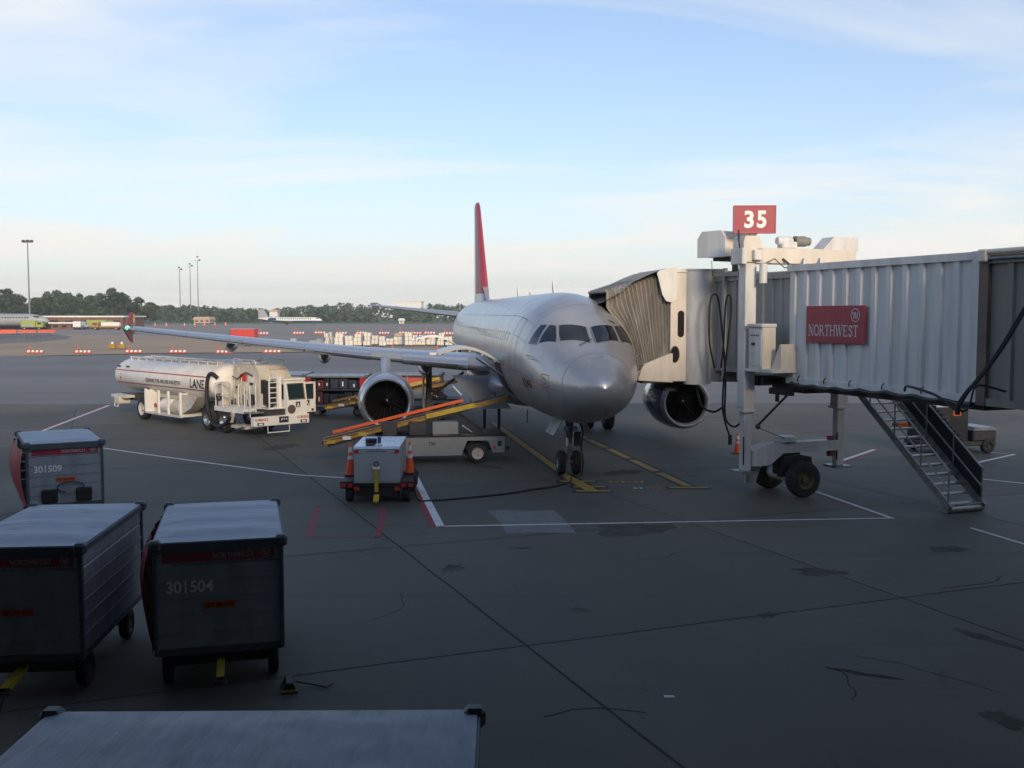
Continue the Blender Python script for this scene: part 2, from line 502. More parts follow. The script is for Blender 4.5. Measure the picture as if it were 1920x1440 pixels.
SERIF = {  # strokes: (points, thickness), on a unit cell 0..w x 0..1
    'N': (0.95, [([(.12, 0), (.12, 1)], .09), ([(.12, 1), (.82, 0)], .17), ([(.82, 0), (.82, 1)], .09)], [(.12, 0), (.08, 1), (.82, 1)]),
    'O': (0.95, [([(.47 + .37 * math.cos(a * PI / 8), .5 + .46 * math.sin(a * PI / 8)) for a in range(17)], .14)], []),
    'R': (0.92, [([(.16, 0), (.16, 1)], .17), ([(.16, .95), (.5, .95), (.64, .86), (.64, .64), (.5, .52), (.16, .52)], .11), ([(.42, .52), (.82, 0)], .16)], [(.16, 0), (.12, 1), (.84, 0)]),
    'T': (0.84, [([(.42, 0), (.42, 1)], .17), ([(.04, .95), (.80, .95)], .10), ([(.05, .72), (.05, .98)], .07), ([(.79, .72), (.79, .98)], .07)], [(.42, 0)]),
    'H': (0.98, [([(.16, 0), (.16, 1)], .16), ([(.80, 0), (.80, 1)], .16), ([(.16, .52), (.80, .52)], .10)], [(.16, 0), (.16, 1), (.80, 0), (.80, 1)]),
    'W': (1.28, [([(.08, 1), (.36, 0)], .17), ([(.36, 0), (.64, 1)], .08), ([(.60, 1), (.88, 0)], .17), ([(.88, 0), (1.18, 1)], .08)], [(.1, 1), (.62, 1), (1.16, 1)]),
    'E': (0.84, [([(.16, 0), (.16, 1)], .17), ([(.08, .95), (.72, .95)], .10), ([(.16, .52), (.56, .52)], .09), ([(.08, .05), (.74, .05)], .10), ([(.72, .74), (.72, .98)], .06), ([(.75, .02), (.75, .27)], .06)], []),
    'S': (0.76, [([(.62, .76), (.56, .9), (.38, .95), (.2, .88), (.15, .73), (.25, .6), (.5, .48), (.62, .35), (.60, .16), (.42, .05), (.22, .08), (.12, .25)], .14), ([(.62, .70), (.62, .96)], .05), ([(.12, .05), (.12, .30)], .05)], []),
}


def put_serif(mb, txt, o, ex, ey, w, h):
    o, ex, ey = Vector(o), Vector(ex).normalized(), Vector(ey).normalized()
    tot = sum(SERIF[c][0] + .06 for c in txt)
    sx = w / tot
    x = 0
    nrm = ex.cross(ey)
    def P(px, py, k=0): return o + ex * (px * sx) + ey * (py * h) + nrm * (0.0004 * k)
    k = 0
    for c in txt:
        adv, strokes, ser = SERIF[c]
        for pts, th in strokes:
            for a, b in zip(pts[:-1], pts[1:]):
                d = Vector((b[0] - a[0], b[1] - a[1]))
                n = Vector((-d.y, d.x)).normalized() * th / 2
                d = d.normalized() * (th * .2 if len(pts) > 2 else 0)
                k += 1
                mb.add([P(x + a[0] - n.x - d.x, a[1] - n.y - d.y, k % 7), P(x + b[0] - n.x + d.x, b[1] - n.y + d.y, k % 7), P(x + b[0] + n.x + d.x, b[1] + n.y + d.y, k % 7), P(x + a[0] + n.x - d.x, a[1] + n.y - d.y, k % 7)], [(0, 1, 2, 3)])
        for px, py in ser:
            yy = .035 if py == 0 else .965
            k += 1
            mb.add([P(x + px - .17, yy - .035, k % 7), P(x + px + .17, yy - .035, k % 7), P(x + px + .17, yy + .035, k % 7), P(x + px - .17, yy + .035, k % 7)], [(0, 1, 2, 3)])
        x += adv + .06


def put_logo(mb, c, ex, ey, r):
    """ring emblem with a slanted N and a small arrow head at its upper left"""
    c, ex, ey = Vector(c), Vector(ex).normalized(), Vector(ey).normalized()
    n = 28
    vs = []
    for i in range(n):
        a = 2 * PI * i / n
        d = ex * math.cos(a) + ey * math.sin(a)
        vs += [c + d * r, c + d * r * .88]
    mb.add(vs, [(2 * i, 2 * ((i + 1) % n), 2 * ((i + 1) % n) + 1, 2 * i + 1) for i in range(n)])
    def poly(pts): mb.add([c + ex * (x * r) + ey * (y * r) for x, y in pts], [tuple(range(len(pts)))])
    poly([(-.42, -.52), (-.24, -.52), (-.08, .42), (-.26, .42)])
    poly([(-.08, .42), (.10, .42), (.22, -.40), (.04, -.52)])
    poly([(.22, -.52), (.40, -.52), (.62, .46), (.44, .46)])
    poly([(-.78, .30), (-.36, .44), (-.55, .06)])


def wheel(root, c, r, w, axis=(1, 0, 0), rim='rim_white', name='wheel', rr=0.55, lugs=True):
    a = Vector(axis).normalized(); c = Vector(c)
    m = MB()
    h = w / 2
    m.lathe([(-h, r * rr), (-h, r * .82), (-h * .86, r * .94), (-h * .55, r * .99), (0, r), (h * .55, r * .99), (h * .86, r * .94), (h, r * .82), (h, r * rr)], c, a, 28)
    for k in (-.4, 0, .4):   # tread grooves
        m.lathe([(h * k - .008, r * 1.001), (h * k, r * .985), (h * k + .008, r * 1.001)], c, a, 28)
    t = m.build(name, 'tyre', root)
    q = MB()
    q.lathe([(-h * .95, r * rr * 1.02), (-h * .7, r * rr * .9), (-h * .35, r * rr * .75), (-h * .3, r * .2), (-h * .75, r * .18), (-h * .75, 0.001)], c, a, 24)
    q.lathe([(h * .95, r * rr * 1.02), (h * .7, r * rr * .9), (h * .35, r * rr * .75), (h * .3, r * .2), (h * .75, r * .18), (h * .75, 0.001)], c, a, 24)
    if lugs:
        u = a.orthogonal().normalized(); v = a.cross(u)
        for sgn in (-1, 1):
            for i in range(8):
                t2 = 2 * PI * i / 8
                p = c + (u * math.cos(t2) + v * math.sin(t2)) * r * .34
                q.cyl(p + a * sgn * h * .3, p + a * sgn * h * .52, r * .05, n=6)
    q.build('rim', rim, t)
    return t
# ------------------------------------------------------------------ ground
def apron_material():
    m = bpy.data.materials.new('apron'); m.use_nodes = True
    nd, lk = m.node_tree.nodes, m.node_tree.links
    b = nd['Principled BSDF']
    tc = nd.new('ShaderNodeTexCoord')
    big = N(nd, 'ShaderNodeTexNoise', Scale=0.11, Detail=8.0, Roughness=0.6, Distortion=0.4)
    mp = nd.new('ShaderNodeMapping'); mp.inputs['Scale'].default_value = (1.0, 0.55, 1); mp.inputs['Rotation'].default_value = (0, 0, R(24))
    lk.new(tc.outputs['Object'], mp.inputs[0]); lk.new(mp.outputs[0], big.inputs['Vector'])
    r1 = nd.new('ShaderNodeValToRGB')
    e = r1.color_ramp.elements
    e[0].position = 0.30; e[0].color = (0.062, 0.063, 0.053, 1)
    e[1].position = 0.72; e[1].color = (0.136, 0.131, 0.108, 1)
    lk.new(big.outputs['Fac'], r1.inputs[0])
    fine = N(nd, 'ShaderNodeTexNoise', Scale=28.0, Detail=6.0, Roughness=0.7)
    lk.new(tc.outputs['Object'], fine.inputs['Vector'])
    mf = nd.new('ShaderNodeMapRange'); mf.inputs['To Min'].default_value = 0.74; mf.inputs['To Max'].default_value = 1.26
    lk.new(fine.outputs['Fac'], mf.inputs['Value'])
    mul = nd.new('ShaderNodeMix'); mul.data_type = 'RGBA'; mul.blend_type = 'MULTIPLY'; mul.inputs[0].default_value = 1.0
    lk.new(r1.outputs[0], mul.inputs[6]); lk.new(mf.outputs[0], mul.inputs[7])
    # oil spots and scuffs
    oil = N(nd, 'ShaderNodeTexNoise', Scale=0.42, Detail=10.0, Roughness=0.68, Distortion=1.2)
    lk.new(tc.outputs['Object'], oil.inputs['Vector'])
    r2 = nd.new('ShaderNodeValToRGB')
    r2.color_ramp.elements[0].position = 0.60; r2.color_ramp.elements[0].color = (0, 0, 0, 1)
    r2.color_ramp.elements[1].position = 0.72; r2.color_ramp.elements[1].color = (0.6, 0.6, 0.6, 1)
    lk.new(oil.outputs['Fac'], r2.inputs[0])
    m2 = nd.new('ShaderNodeMix'); m2.data_type = 'RGBA'
    lk.new(r2.outputs[0], m2.inputs[0]); lk.new(mul.outputs[2], m2.inputs[6])
    m2.inputs[7].default_value = (0.032, 0.032, 0.033, 1)
    # tyre streaks, long along one direction
    mp3 = nd.new('ShaderNodeMapping'); mp3.inputs['Scale'].default_value = (0.05, 1.6, 1); mp3.inputs['Rotation'].default_value = (0, 0, R(-12))
    lk.new(tc.outputs['Object'], mp3.inputs[0])
    st = N(nd, 'ShaderNodeTexNoise', Scale=0.8, Detail=6.0, Roughness=0.6)
    lk.new(mp3.outputs[0], st.inputs['Vector'])
    r3 = nd.new('ShaderNodeValToRGB')
    r3.color_ramp.elements[0].position = 0.55; r3.color_ramp.elements[0].color = (0, 0, 0, 1)
    r3.color_ramp.elements[1].position = 0.75; r3.color_ramp.elements[1].color = (0.45, 0.45, 0.45, 1)
    lk.new(st.outputs['Fac'], r3.inputs[0])
    m3 = nd.new('ShaderNodeMix'); m3.data_type = 'RGBA'
    lk.new(r3.outputs[0], m3.inputs[0]); lk.new(m2.outputs[2], m3.inputs[6])
    m3.inputs[7].default_value = (0.045, 0.045, 0.045, 1)
    # every slab was poured a little lighter or darker
    mp4 = nd.new('ShaderNodeMapping'); mp4.vector_type = 'TEXTURE'
    mp4.inputs['Location'].default_value = (-1.29, 19.67, 0); mp4.inputs['Rotation'].default_value = (0, 0, math.atan2(-.93, .369)); mp4.inputs['Scale'].default_value = (7.4, 7.4, 7.4)
    lk.new(tc.outputs['Object'], mp4.inputs[0])
    of = nd.new('ShaderNodeVectorMath'); of.operation = 'ADD'; of.inputs[1].default_value = (-4.1 / 7.4, 0, 0)
    lk.new(mp4.outputs[0], of.inputs[0])
    fl = nd.new('ShaderNodeVectorMath'); fl.operation = 'FLOOR'; lk.new(of.outputs[0], fl.inputs[0])
    wnz = nd.new('ShaderNodeTexWhiteNoise'); lk.new(fl.outputs[0], wnz.inputs['Vector'])
    ms = nd.new('ShaderNodeMapRange'); ms.inputs['To Min'].default_value = 0.84; ms.inputs['To Max'].default_value = 1.14
    lk.new(wnz.outputs['Value'], ms.inputs['Value'])
    m4 = nd.new('ShaderNodeMix'); m4.data_type = 'RGBA'; m4.blend_type = 'MULTIPLY'; m4.inputs[0].default_value = 1.0
    lk.new(m3.outputs[2], m4.inputs[6]); lk.new(ms.outputs[0], m4.inputs[7])
    lk.new(m4.outputs[2], b.inputs['Base Color'])
    mr = nd.new('ShaderNodeMapRange'); mr.inputs['To Min'].default_value = 0.62; mr.inputs['To Max'].default_value = 0.85
    lk.new(big.outputs['Fac'], mr.inputs['Value']); lk.new(mr.outputs[0], b.inputs['Roughness'])
    b.inputs['Specular IOR Level'].default_value = 0.35
    bp = nd.new('ShaderNodeBump'); bp.inputs['Strength'].default_value = 0.35; bp.inputs['Distance'].default_value = 0.01
    lk.new(fine.outputs['Fac'], bp.inputs['Height']); lk.new(bp.outputs[0], b.inputs['Normal'])
    MATS['apron'] = m


apron_material()


def sheet(name, pts, z, m, parent=None):
    q = MB().add([(x, y, z) for x, y in pts], [tuple(range(len(pts)))])
    o = q.build(name, m, parent)
    if parent is None: tag(o, kind='structure')
    return o


sheet('ground', [(-880, -55), (880, -55), (880, 1380), (-880, 1380)], -0.30, 'grass_far')
sheet('taxiway', [(-860, 100), (860, 100), (860, 520), (-860, 540)], -0.12, 'taxi')
random.seed(3)
dp = [(-330, 118), (-110, 121), (-84, 124), (-62, 126), (-55, 131), (-48, 136), (-38, 139), (-28, 141), (-14, 142.5), (0, 147), (30, 152), (80, 158)]
dq = [(90, 168), (30, 166), (0, 160), (-20, 158), (-40, 178), (-60, 215), (-90, 250), (-120, 268), (-200, 282), (-330, 300)]
sheet('dirt_field', dp + dq, -0.05, 'dirt')
apron = sheet('apron', [(-220, -30), (220, -30), (220, 150), (60, 146), (-8, 139), (-30, 137), (-44, 134), (-54, 128), (-66, 124), (-120, 119), (-220, 117)], 0.0, 'apron')


sheet('taxi_lane', [(-220, 58.5), (-60, 58.2), (0, 59.5), (60, 60.5), (220, 62), (220, 149.9), (60, 145.9), (-8, 138.9), (-30, 136.9), (-44, 133.9), (-54, 127.9), (-66, 123.9), (-120, 118.9), (-220, 116.9)], 0.004, 'lane_concrete')


def strip(pts, w, z, m, name='marking', parent=None):
    """a painted line of width w through the points"""
    q = MB(); vs = []
    P = [Vector((x, y)) for x, y in pts]
    for i, p in enumerate(P):
        t = (P[min(i + 1, len(P) - 1)] - P[max(i - 1, 0)]).normalized()
        n = Vector((-t.y, t.x)) * w / 2
        vs += [(p.x + n.x, p.y + n.y, z), (p.x - n.x, p.y - n.y, z)]
    q.add(vs, [(2 * i, 2 * i + 1, 2 * i + 3, 2 * i + 2) for i in range(len(P) - 1)])
    return q.build(name, m, apron if parent is None else parent)


def offs(pts, d):
    P = [Vector(p) for p in pts]; out = []
    for i, p in enumerate(P):
        t = (P[min(i + 1, len(P) - 1)] - P[max(i - 1, 0)]).normalized()
        out.append((p.x - t.y * d, p.y + t.x * d))
    return out


def wline(pts, w=0.11, red=0.12):
    strip(pts, w, 0.008, 'mark_white', 'white_line')
    if red:
        strip(offs(pts, math.copysign(w / 2 + abs(red) / 2, red)), abs(red), 0.004, 'mark_red', 'red_line')


wline([(-22.77, 58.3), (-20.76, 45.51)], 0.16, -0.18)
wline([(-15.86, 39.69), (-12.6, 37.2), (-9.5, 34.9), (-6.85, 32.95), (-5.0, 32.3)], 0.12, -0.06)
wline([(-3.1, 32.73), (-1.74, 24.9)], 0.20, -0.16)
wline([(-1.8, 24.92), (9.7, 25.95)], 0.10, -0.04)
wline([(9.62, 25.99), (8.86, 29.86)], 0.12, 0.10)
wline([(8.2, 30.9), (8.8, 30.6)], 0.12, 0)
wline([(11.42, 35.95), (13.84, 39.22)], 0.16, -0.14)
wline([(16.13, 35.69), (18.54, 37.87), (17.76, 38.46)], 0.14, 0)
wline([(14.65, 32.2), (19.6, 27.8)], 0.12, 0)
wline([(11.1, 24.75), (12.6, 18.5)], 0.10, 0)
for pts in ([(-5.23, 27.53), (-4.71, 23.74)], [(-3.42, 27.37), (-3.11, 23.68)], [(-4.74, 23.72), (-3.08, 23.70)], [(-5.26, 27.5), (-3.4, 27.42)]):
    strip(pts, 0.15 if abs(pts[0][0] - pts[1][0]) < 1 else 0.07, 0.004, 'mark_red', 'red_line')


def yline(p0, p1, n, gap, w=0.20):
    p0, p1 = Vector(p0), Vector(p1)
    strip([p0, p1], w + 0.28, 0.004, 'mark_black', 'black_border')
    for i in range(n):
        a = p0.lerp(p1, (i + gap) / n); b = p0.lerp(p1, (i + 1 - gap) / n)
        strip([a, b], w, 0.008, 'mark_yellow', 'yellow_line')


yline((-0.9, 49.0), (1.80, 32.4), 1, 0.0, 0.26)
yline((1.80, 32.4), (2.37, 29.95), 1, 0.0, 0.36)
yline((2.55, 45.6), (5.33, 30.6), 5, 0.07, 0.27)
for x0, x1, y in ((1.87, 2.88, 29.95), (1.85, 2.81, 30.70), (1.49, 2.56, 31.70), (4.70, 5.85, 30.55)):
    strip([(x0 - .12, y - .04), (x1 + .06, y - .04)], 0.46, 0.004 + .001 * (y > 30.6), 'mark_black', 'black_border')
    strip([(x0, y), (x1, y)], 0.22, 0.012, 'mark_yellow', 'yellow_line')
strip([(3.44, 33.06), (5.0, 33.06)], 0.05, 0.008, 'mark_yellow', 'yellow_line')
strip([(5.2, 33.06), (7.22, 33.06)], 0.05, 0.008, 'mark_yellow', 'yellow_line')
for i in range(6):   # worn, unreadable stop lettering
    strip([(2.98 + i * .19, 31.62 + .02 * (i % 2)), (3.10 + i * .19, 31.60)], 0.20 + .04 * (i % 3), 0.008, 'mark_yellow', 'stop_lettering')
for i in range(5):
    strip([(3.6 + i * .18, 30.45), (3.71 + i * .18, 30.46)], 0.16 + .03 * (i % 2), 0.008, 'mark_white' if i < 2 else 'mark_yellow', 'stop_lettering')
strip([(-30, 52), (-24.6, 47.4)], 0.16, 0.008, 'mark_yellow', 'yellow_line')

# concrete joints between the slabs
d1 = Vector((0.369, -0.93)); d2 = Vector((0.93, 0.369)); o0 = Vector((-1.29, 19.67))
for k in range(-5, 6):
    c = o0 + d2 * (7.4 * k)
    seg = [c + d1 * t + d2 * (0.012 * math.sin(t * 1.7 + k)) for t in np.linspace(-42, 22, 40)]
    strip(seg, 0.045 if k == 0 else 0.028, 0.003, 'tar', 'slab_joint')
for k in range(-6, 4):
    c = o0 + d1 * (7.4 * k + 4.1)
    seg = [c + d2 * t + d1 * (0.015 * math.sin(t * 1.3 + k)) for t in np.linspace(-36, 34, 40)]
    strip(seg, 0.03, 0.0036, 'tar', 'slab_joint')


def blob(cx, cy, rx, ry, m, name, z, rot=0.0, jag=0.18, n=26, seed=1):
    rnd = random.Random(seed)
    pts = []
    for i in range(n):
        a = 2 * PI * i / n
        k = 1 + rnd.uniform(-jag, jag)
        x, y = rx * k * math.cos(a), ry * k * math.sin(a)
        pts.append((cx + x * math.cos(rot) - y * math.sin(rot), cy + x * math.sin(rot) + y * math.cos(rot)))
    q = MB().add([(x, y, z) for x, y in pts], [tuple(range(n))])
    return q.build(name, m, apron)


q = MB().add([(x, y, 0.0045) for x, y in ((-0.66, 26.95), (-.1, 27.05), (0.5, 26.9), (1.1, 27.0), (1.3, 25.9), (1.53, 24.1), (.8, 24.2), (-0.13, 24.12), (-.3, 25.5))], [tuple(range(9))])
q.build('concrete_patch', 'patch', apron)
blob(2.9, 24.6, .9, .8, 'tar_stain', 'oil_stain', 0.0020, 0.3, .3, seed=2)
blob(5.05, 14.6, .5, .055, 'tar', 'tar_repair', 0.0045, -0.5, .4, seed=5)
for i, (x, y, rx, ry) in enumerate(((6.2, 20.5, .5, .3), (4.4, 17.5, .22, .16), (-1.2, 20.8, .35, .2), (7.6, 16.2, .6, .12), (1.2, 17.8, .18, .12), (3.6, 33.6, .7, .4), (-9, 40, .9, .5), (6.3, 12.9, .3, .2), (-1.0, 35.0, .8, .35), (9.6, 22.5, .5, .3), (-8.6, 22.5, .6, .3))):
    blob(x, y, rx, ry, 'tar_stain', 'oil_stain', 0.0016 + .0002 * i, i * .7, .35, seed=30 + i)
rc = random.Random(8)
for i, (x, y, a, n) in enumerate(((5.2, 15.4, -.5, 14), (4.6, 14.9, -.4, 9), (8.1, 19.2, .2, 12), (-2.4, 17.2, 1.1, 12), (2.6, 21.5, .1, 10), (7.8, 13.4, -.9, 10), (-9.8, 20.4, .4, 12), (0.4, 13.0, .9, 9))):
    pts = [(x, y)]
    for k in range(n):
        a += rc.uniform(-.5, .5); x += .16 * math.cos(a); y += .16 * math.sin(a); pts.append((x, y))
    strip(pts, .012 + .008 * (i % 3), 0.0042, 'tar', 'crack')
blob(0.2, 22.6, .28, .05, 'tar', 'tar_repair', 0.0045, 0.1, .4, seed=9)
q = MB().box(2.06, 2.20, 13.66, 13.74, 0.001, 0.006); tag(q.build('paper_tag', 'print_grey'), 'small white paper tag lying on the dark apron', 'paper tag')

# ------------------------------------------------------------------ terminal the camera looks out of
tr = thing('terminal_building', 'low tan terminal building with a long glazed front behind the viewer', 'building', (0, -0.9, 0))
q = MB()
q.box(-95, 70, -26, -0.35, 0, 3.4); q.box(-95, 70, -26, -0.35, 6.6, 8.8)
for i in range(56):
    x = -95 + i * 3.0
    q.box(x, x + 0.25, -0.6, -0.3, 3.4, 6.6)
q.build('wall', 'terminal_wall', tr)
q = MB().box(-95.6, 70.6, -26.5, 0.25, 8.8, 9.9); q.build('roof', 'far_grey', tr)
MB().prism([(0.24, 9.5), (12.4, 9.5), (12.7, 9.6), (12.7, 9.75), (.24, 9.88)], -95.6, 70.6, 'x').build('added_shade_canopy', 'shade_canopy_dark', tr)  # unseen canopy added to shade the near apron and carts
for i in range(55):
    x = -95 + i * 3.0
    q = MB().box(x + .25, x + 3.0, -0.5, -0.46, 3.4, 6.6); q.build('window_pane', 'dark_window', tr)

# ------------------------------------------------------------------ trees
def leafcloud(q, lobes, n, size, rnd):
    for i in range(n):
        c, r = rnd.choice(lobes)
        d = Vector((rnd.gauss(0, 1), rnd.gauss(0, 1), rnd.gauss(0, 1))).normalized()
        k = rnd.random() ** 0.35
        p = Vector(c) + Vector((d.x * r[0], d.y * r[1], d.z * r[2])) * k
        s = size * rnd.uniform(.55, 1.3)
        a = Vector((rnd.gauss(0, 1), rnd.gauss(0, 1), rnd.gauss(0, .6))).normalized()
        b = a.orthogonal().normalized() ; b = (b + a.cross(b) * rnd.uniform(-1, 1)).normalized()
        q.add([p - a * s - b * s * .6, p + a * s * .3 - b * s, p + a * s + b * s * .5, p - a * s * .4 + b * s], [(0, 1, 2, 3)])


def simple_mesh(q, name, m):
    me = bpy.data.meshes.new(name); me.from_pydata(q.v, [], q.f); me.materials.append(MATS[m]); me.update(); return me


TREES = []
for k in range(5):
    rnd = random.Random(20 + k)
    lobes = []
    for i in range(15):
        a = rnd.uniform(0, 2 * PI); zz = rnd.uniform(0.22, 0.86); rad = (0.34 * (1 - abs(zz - .5) * 1.25)) * rnd.uniform(.5, 1.15)
        rr = rnd.uniform(.10, .19)
        lobes.append(((math.cos(a) * rad, math.sin(a) * rad, zz), (rr * 1.15, rr * 1.15, rr * .8)))
    lobes.append(((0, 0, .88), (.12, .12, .11)))
    q = MB(); leafcloud(q, lobes, 2600, 0.027, rnd)
    cm = simple_mesh(q, 'crown', 'leaf_dark' if k % 2 else 'leaf_mid')
    q = MB(); q.tube([(0, 0, 0), (.005, 0, .2), (-.006, .004, .45), (0, 0, .7)], .018, 7)
    for i in range(6):
        c = lobes[i][0]; q.tube([(0, 0, .25 + .05 * i), (c[0] * .5, c[1] * .5, .3 + c[2] * .35), c], .007, 5)
    tm = q.mesh('trunk', 'bark')
    TREES.append((cm, tm))


def tree(px, topz, Y, k, label, name='tree'):
    x = (px - 960) / 1940 * Y
    t = thing(name, label, 'tree', (x, Y, -0.3), random.uniform(0, 6), 'trees at the left edge of the field')
    t.scale = (topz * random.uniform(.95, 1.2), topz * random.uniform(.95, 1.2), topz)
    for nm, me in (('crown', TREES[k][0]), ('trunk', TREES[k][1])):
        o = bpy.data.objects.new(nm, me); COL.objects.link(o); o.parent = t
    return t


ORD = ['first', 'second', 'third', 'fourth', 'fifth', 'sixth', 'seventh', 'eighth', 'ninth', 'tenth', 'eleventh', 'twelfth', 'thirteenth', 'fourteenth', 'fifteenth', 'sixteenth', 'seventeenth', 'eighteenth', 'nineteenth', 'twentieth']
random.seed(5)
tl = [(-45, 556), (-14, 548), (18, 540), (46, 556), (70, 557), (92, 546), (110, 543), (130, 548), (152, 550), (172, 553), (190, 549), (212, 539), (236, 552), (262, 556), (284, 566)]
for i, (px, v) in enumerate(tl):
    Y = 480 + (i * 37 % 50)
    kind = 'tallest pointed' if v < 540 and px > 100 else ('round-topped' if v < 546 else 'bushy')
    tree(px, 5.5 + (588 - v) / 1940 * Y, Y, i % 5, f'{kind} green tree, {ORD[i]} from the left in the near tree group')
q = MB(); rnd = random.Random(99)
for i in range(520):
    row = i % 4
    Y = 640 + row * 45 + rnd.uniform(-15, 15)
    x = rnd.uniform(-600, 600)
    bump = 1.6 * math.sin(x * .021 + row) + 1.1 * math.sin(x * .053 + 2)
    h = 7.6 + row * .9 + bump + rnd.uniform(-1.2, 1.6)
    w = rnd.uniform(5, 8)
    leafcloud(q, [((x, Y, h * .62), (w, w, h * .38)), ((x + rnd.uniform(-3, 3), Y, h * .8), (w * .55, w * .55, h * .24)), ((x, Y - w * .4, h * .3), (w, w * .6, h * .32))], 130, 0.95, rnd)
wood = bpy.data.objects.new('far_wood', simple_mesh(q, 'far_wood', 'leaf_far')); COL.objects.link(wood)
tag(wood, 'dark green far-off wood along the horizon', 'wood', kind='stuff')
# ------------------------------------------------------------------ light poles
def light_pole(x, y, h, label, heads):
    t = thing('light_pole', label, 'light pole', (x, y, -.1), 0, 'tall apron light poles')
    q = MB().cyl((0, 0, 0), (0, 0, h), .38, .2, 10); q.box(-.5, .5, -.5, .5, 0, .5); q.build('pole', 'pole_grey', t)
    q = MB().box(-1.9, 1.9, -.12, .12, h - .15, h + .1); q.build('crossarm', 'pole_grey', t)
    for dx, dz in heads:
        q = MB().prism([(-.55, 0), (.55, 0), (.4, .75), (-.4, .75)], -.5, .5); 
        q.v = [(a + dx, b, c + h + .1 + dz) for a, b, c in q.v]; q.build('floodlight', 'dark_steel', t)
    return t


light_pole(-179.5, 386, 31.6, 'tall grey light pole standing alone at far left', [(-1.5, 0), (0, .05), (1.5, 0)])
light_pole(-211, 660, 33.0, 'shortest and leftmost of the three clustered light poles', [(-.3, 1.0), (1.0, 0)])
light_pole(-206.5, 667, 35.6, 'middle pole of the three clustered light poles', [(-.1, 1.0), (1.2, 0)])
light_pole(-198.6, 657, 38.6, 'tallest and rightmost of the three clustered light poles', [(0, 2.0), (1.3, 0)])


# ------------------------------------------------------------------ far buildings
def building(name, label, cat, x0, x1, y0, y1, h, wm, rm, nwin=0, zb=-.2, over=.6, pitch=0.0, winh=.35, wins='dark_window'):
    t = thing(name, label, cat, ((x0 + x1) / 2, y0, zb))
    w = (x1 - x0) / 2
    MB().box(-w, w, 0, y1 - y0, 0, h).build('wall', wm, t)
    q = MB()
    if pitch:
        q.prism([(-w - over, h), (w + over, h), (w * .92, h + pitch), (-w * .92, h + pitch)], -over, y1 - y0 + over)
    else:
        q.box(-w - over, w + over, -over, y1 - y0 + over, h, h + .5)
    q.build('roof', rm, t)
    for i in range(nwin):
        cx = -w + (i + .5) * 2 * w / nwin; ww = 2 * w / nwin * .55
        MB().box(cx - ww / 2, cx + ww / 2, -.06, .05, h * .38, h * (.38 + winh)).build('window', wins, t)
    return t


building('concourse', 'long low building with a white flat roof behind the parked jet', 'building', -205, -132, 352, 372, 4.1, 'brick_brown', 'roof_white', 14)
building('service_hut', 'small brown service hut with a pale flat roof beside the fire trucks', 'building', -153.5, -144.5, 345, 351, 2.0, 'brick_brown', 'roof_white', 3)
building('pink_house', 'small pinkish house by the far field edge', 'house', -181, -172, 590, 600, 1.9, 'house_pink', 'house_pink', 3, pitch=1.6)
building('office_block', 'pale flat-roofed office block rising above the far trees', 'building', -101, -79, 905, 925, 15.6, 'far_white', 'roof_white', 7, winh=.16)
building('white_house', 'white house half hidden in the trees behind the taxiing jet', 'house', -136, -129, 645, 652, 7.6, 'far_white', 'far_grey', 4, winh=.14)
building('white_shed', 'tiny white shed at the grass edge beyond the taxiway', 'shed', -61.0, -58.5, 560, 564, 1.6, 'far_white', 'far_white', 1, pitch=1.2)
building('white_cottage', 'low pale cottage with a pitched roof among the distant trees', 'house', -152, -147, 650, 656, 6.6, 'far_white', 'house_pink', 2, winh=.14, pitch=1.2)


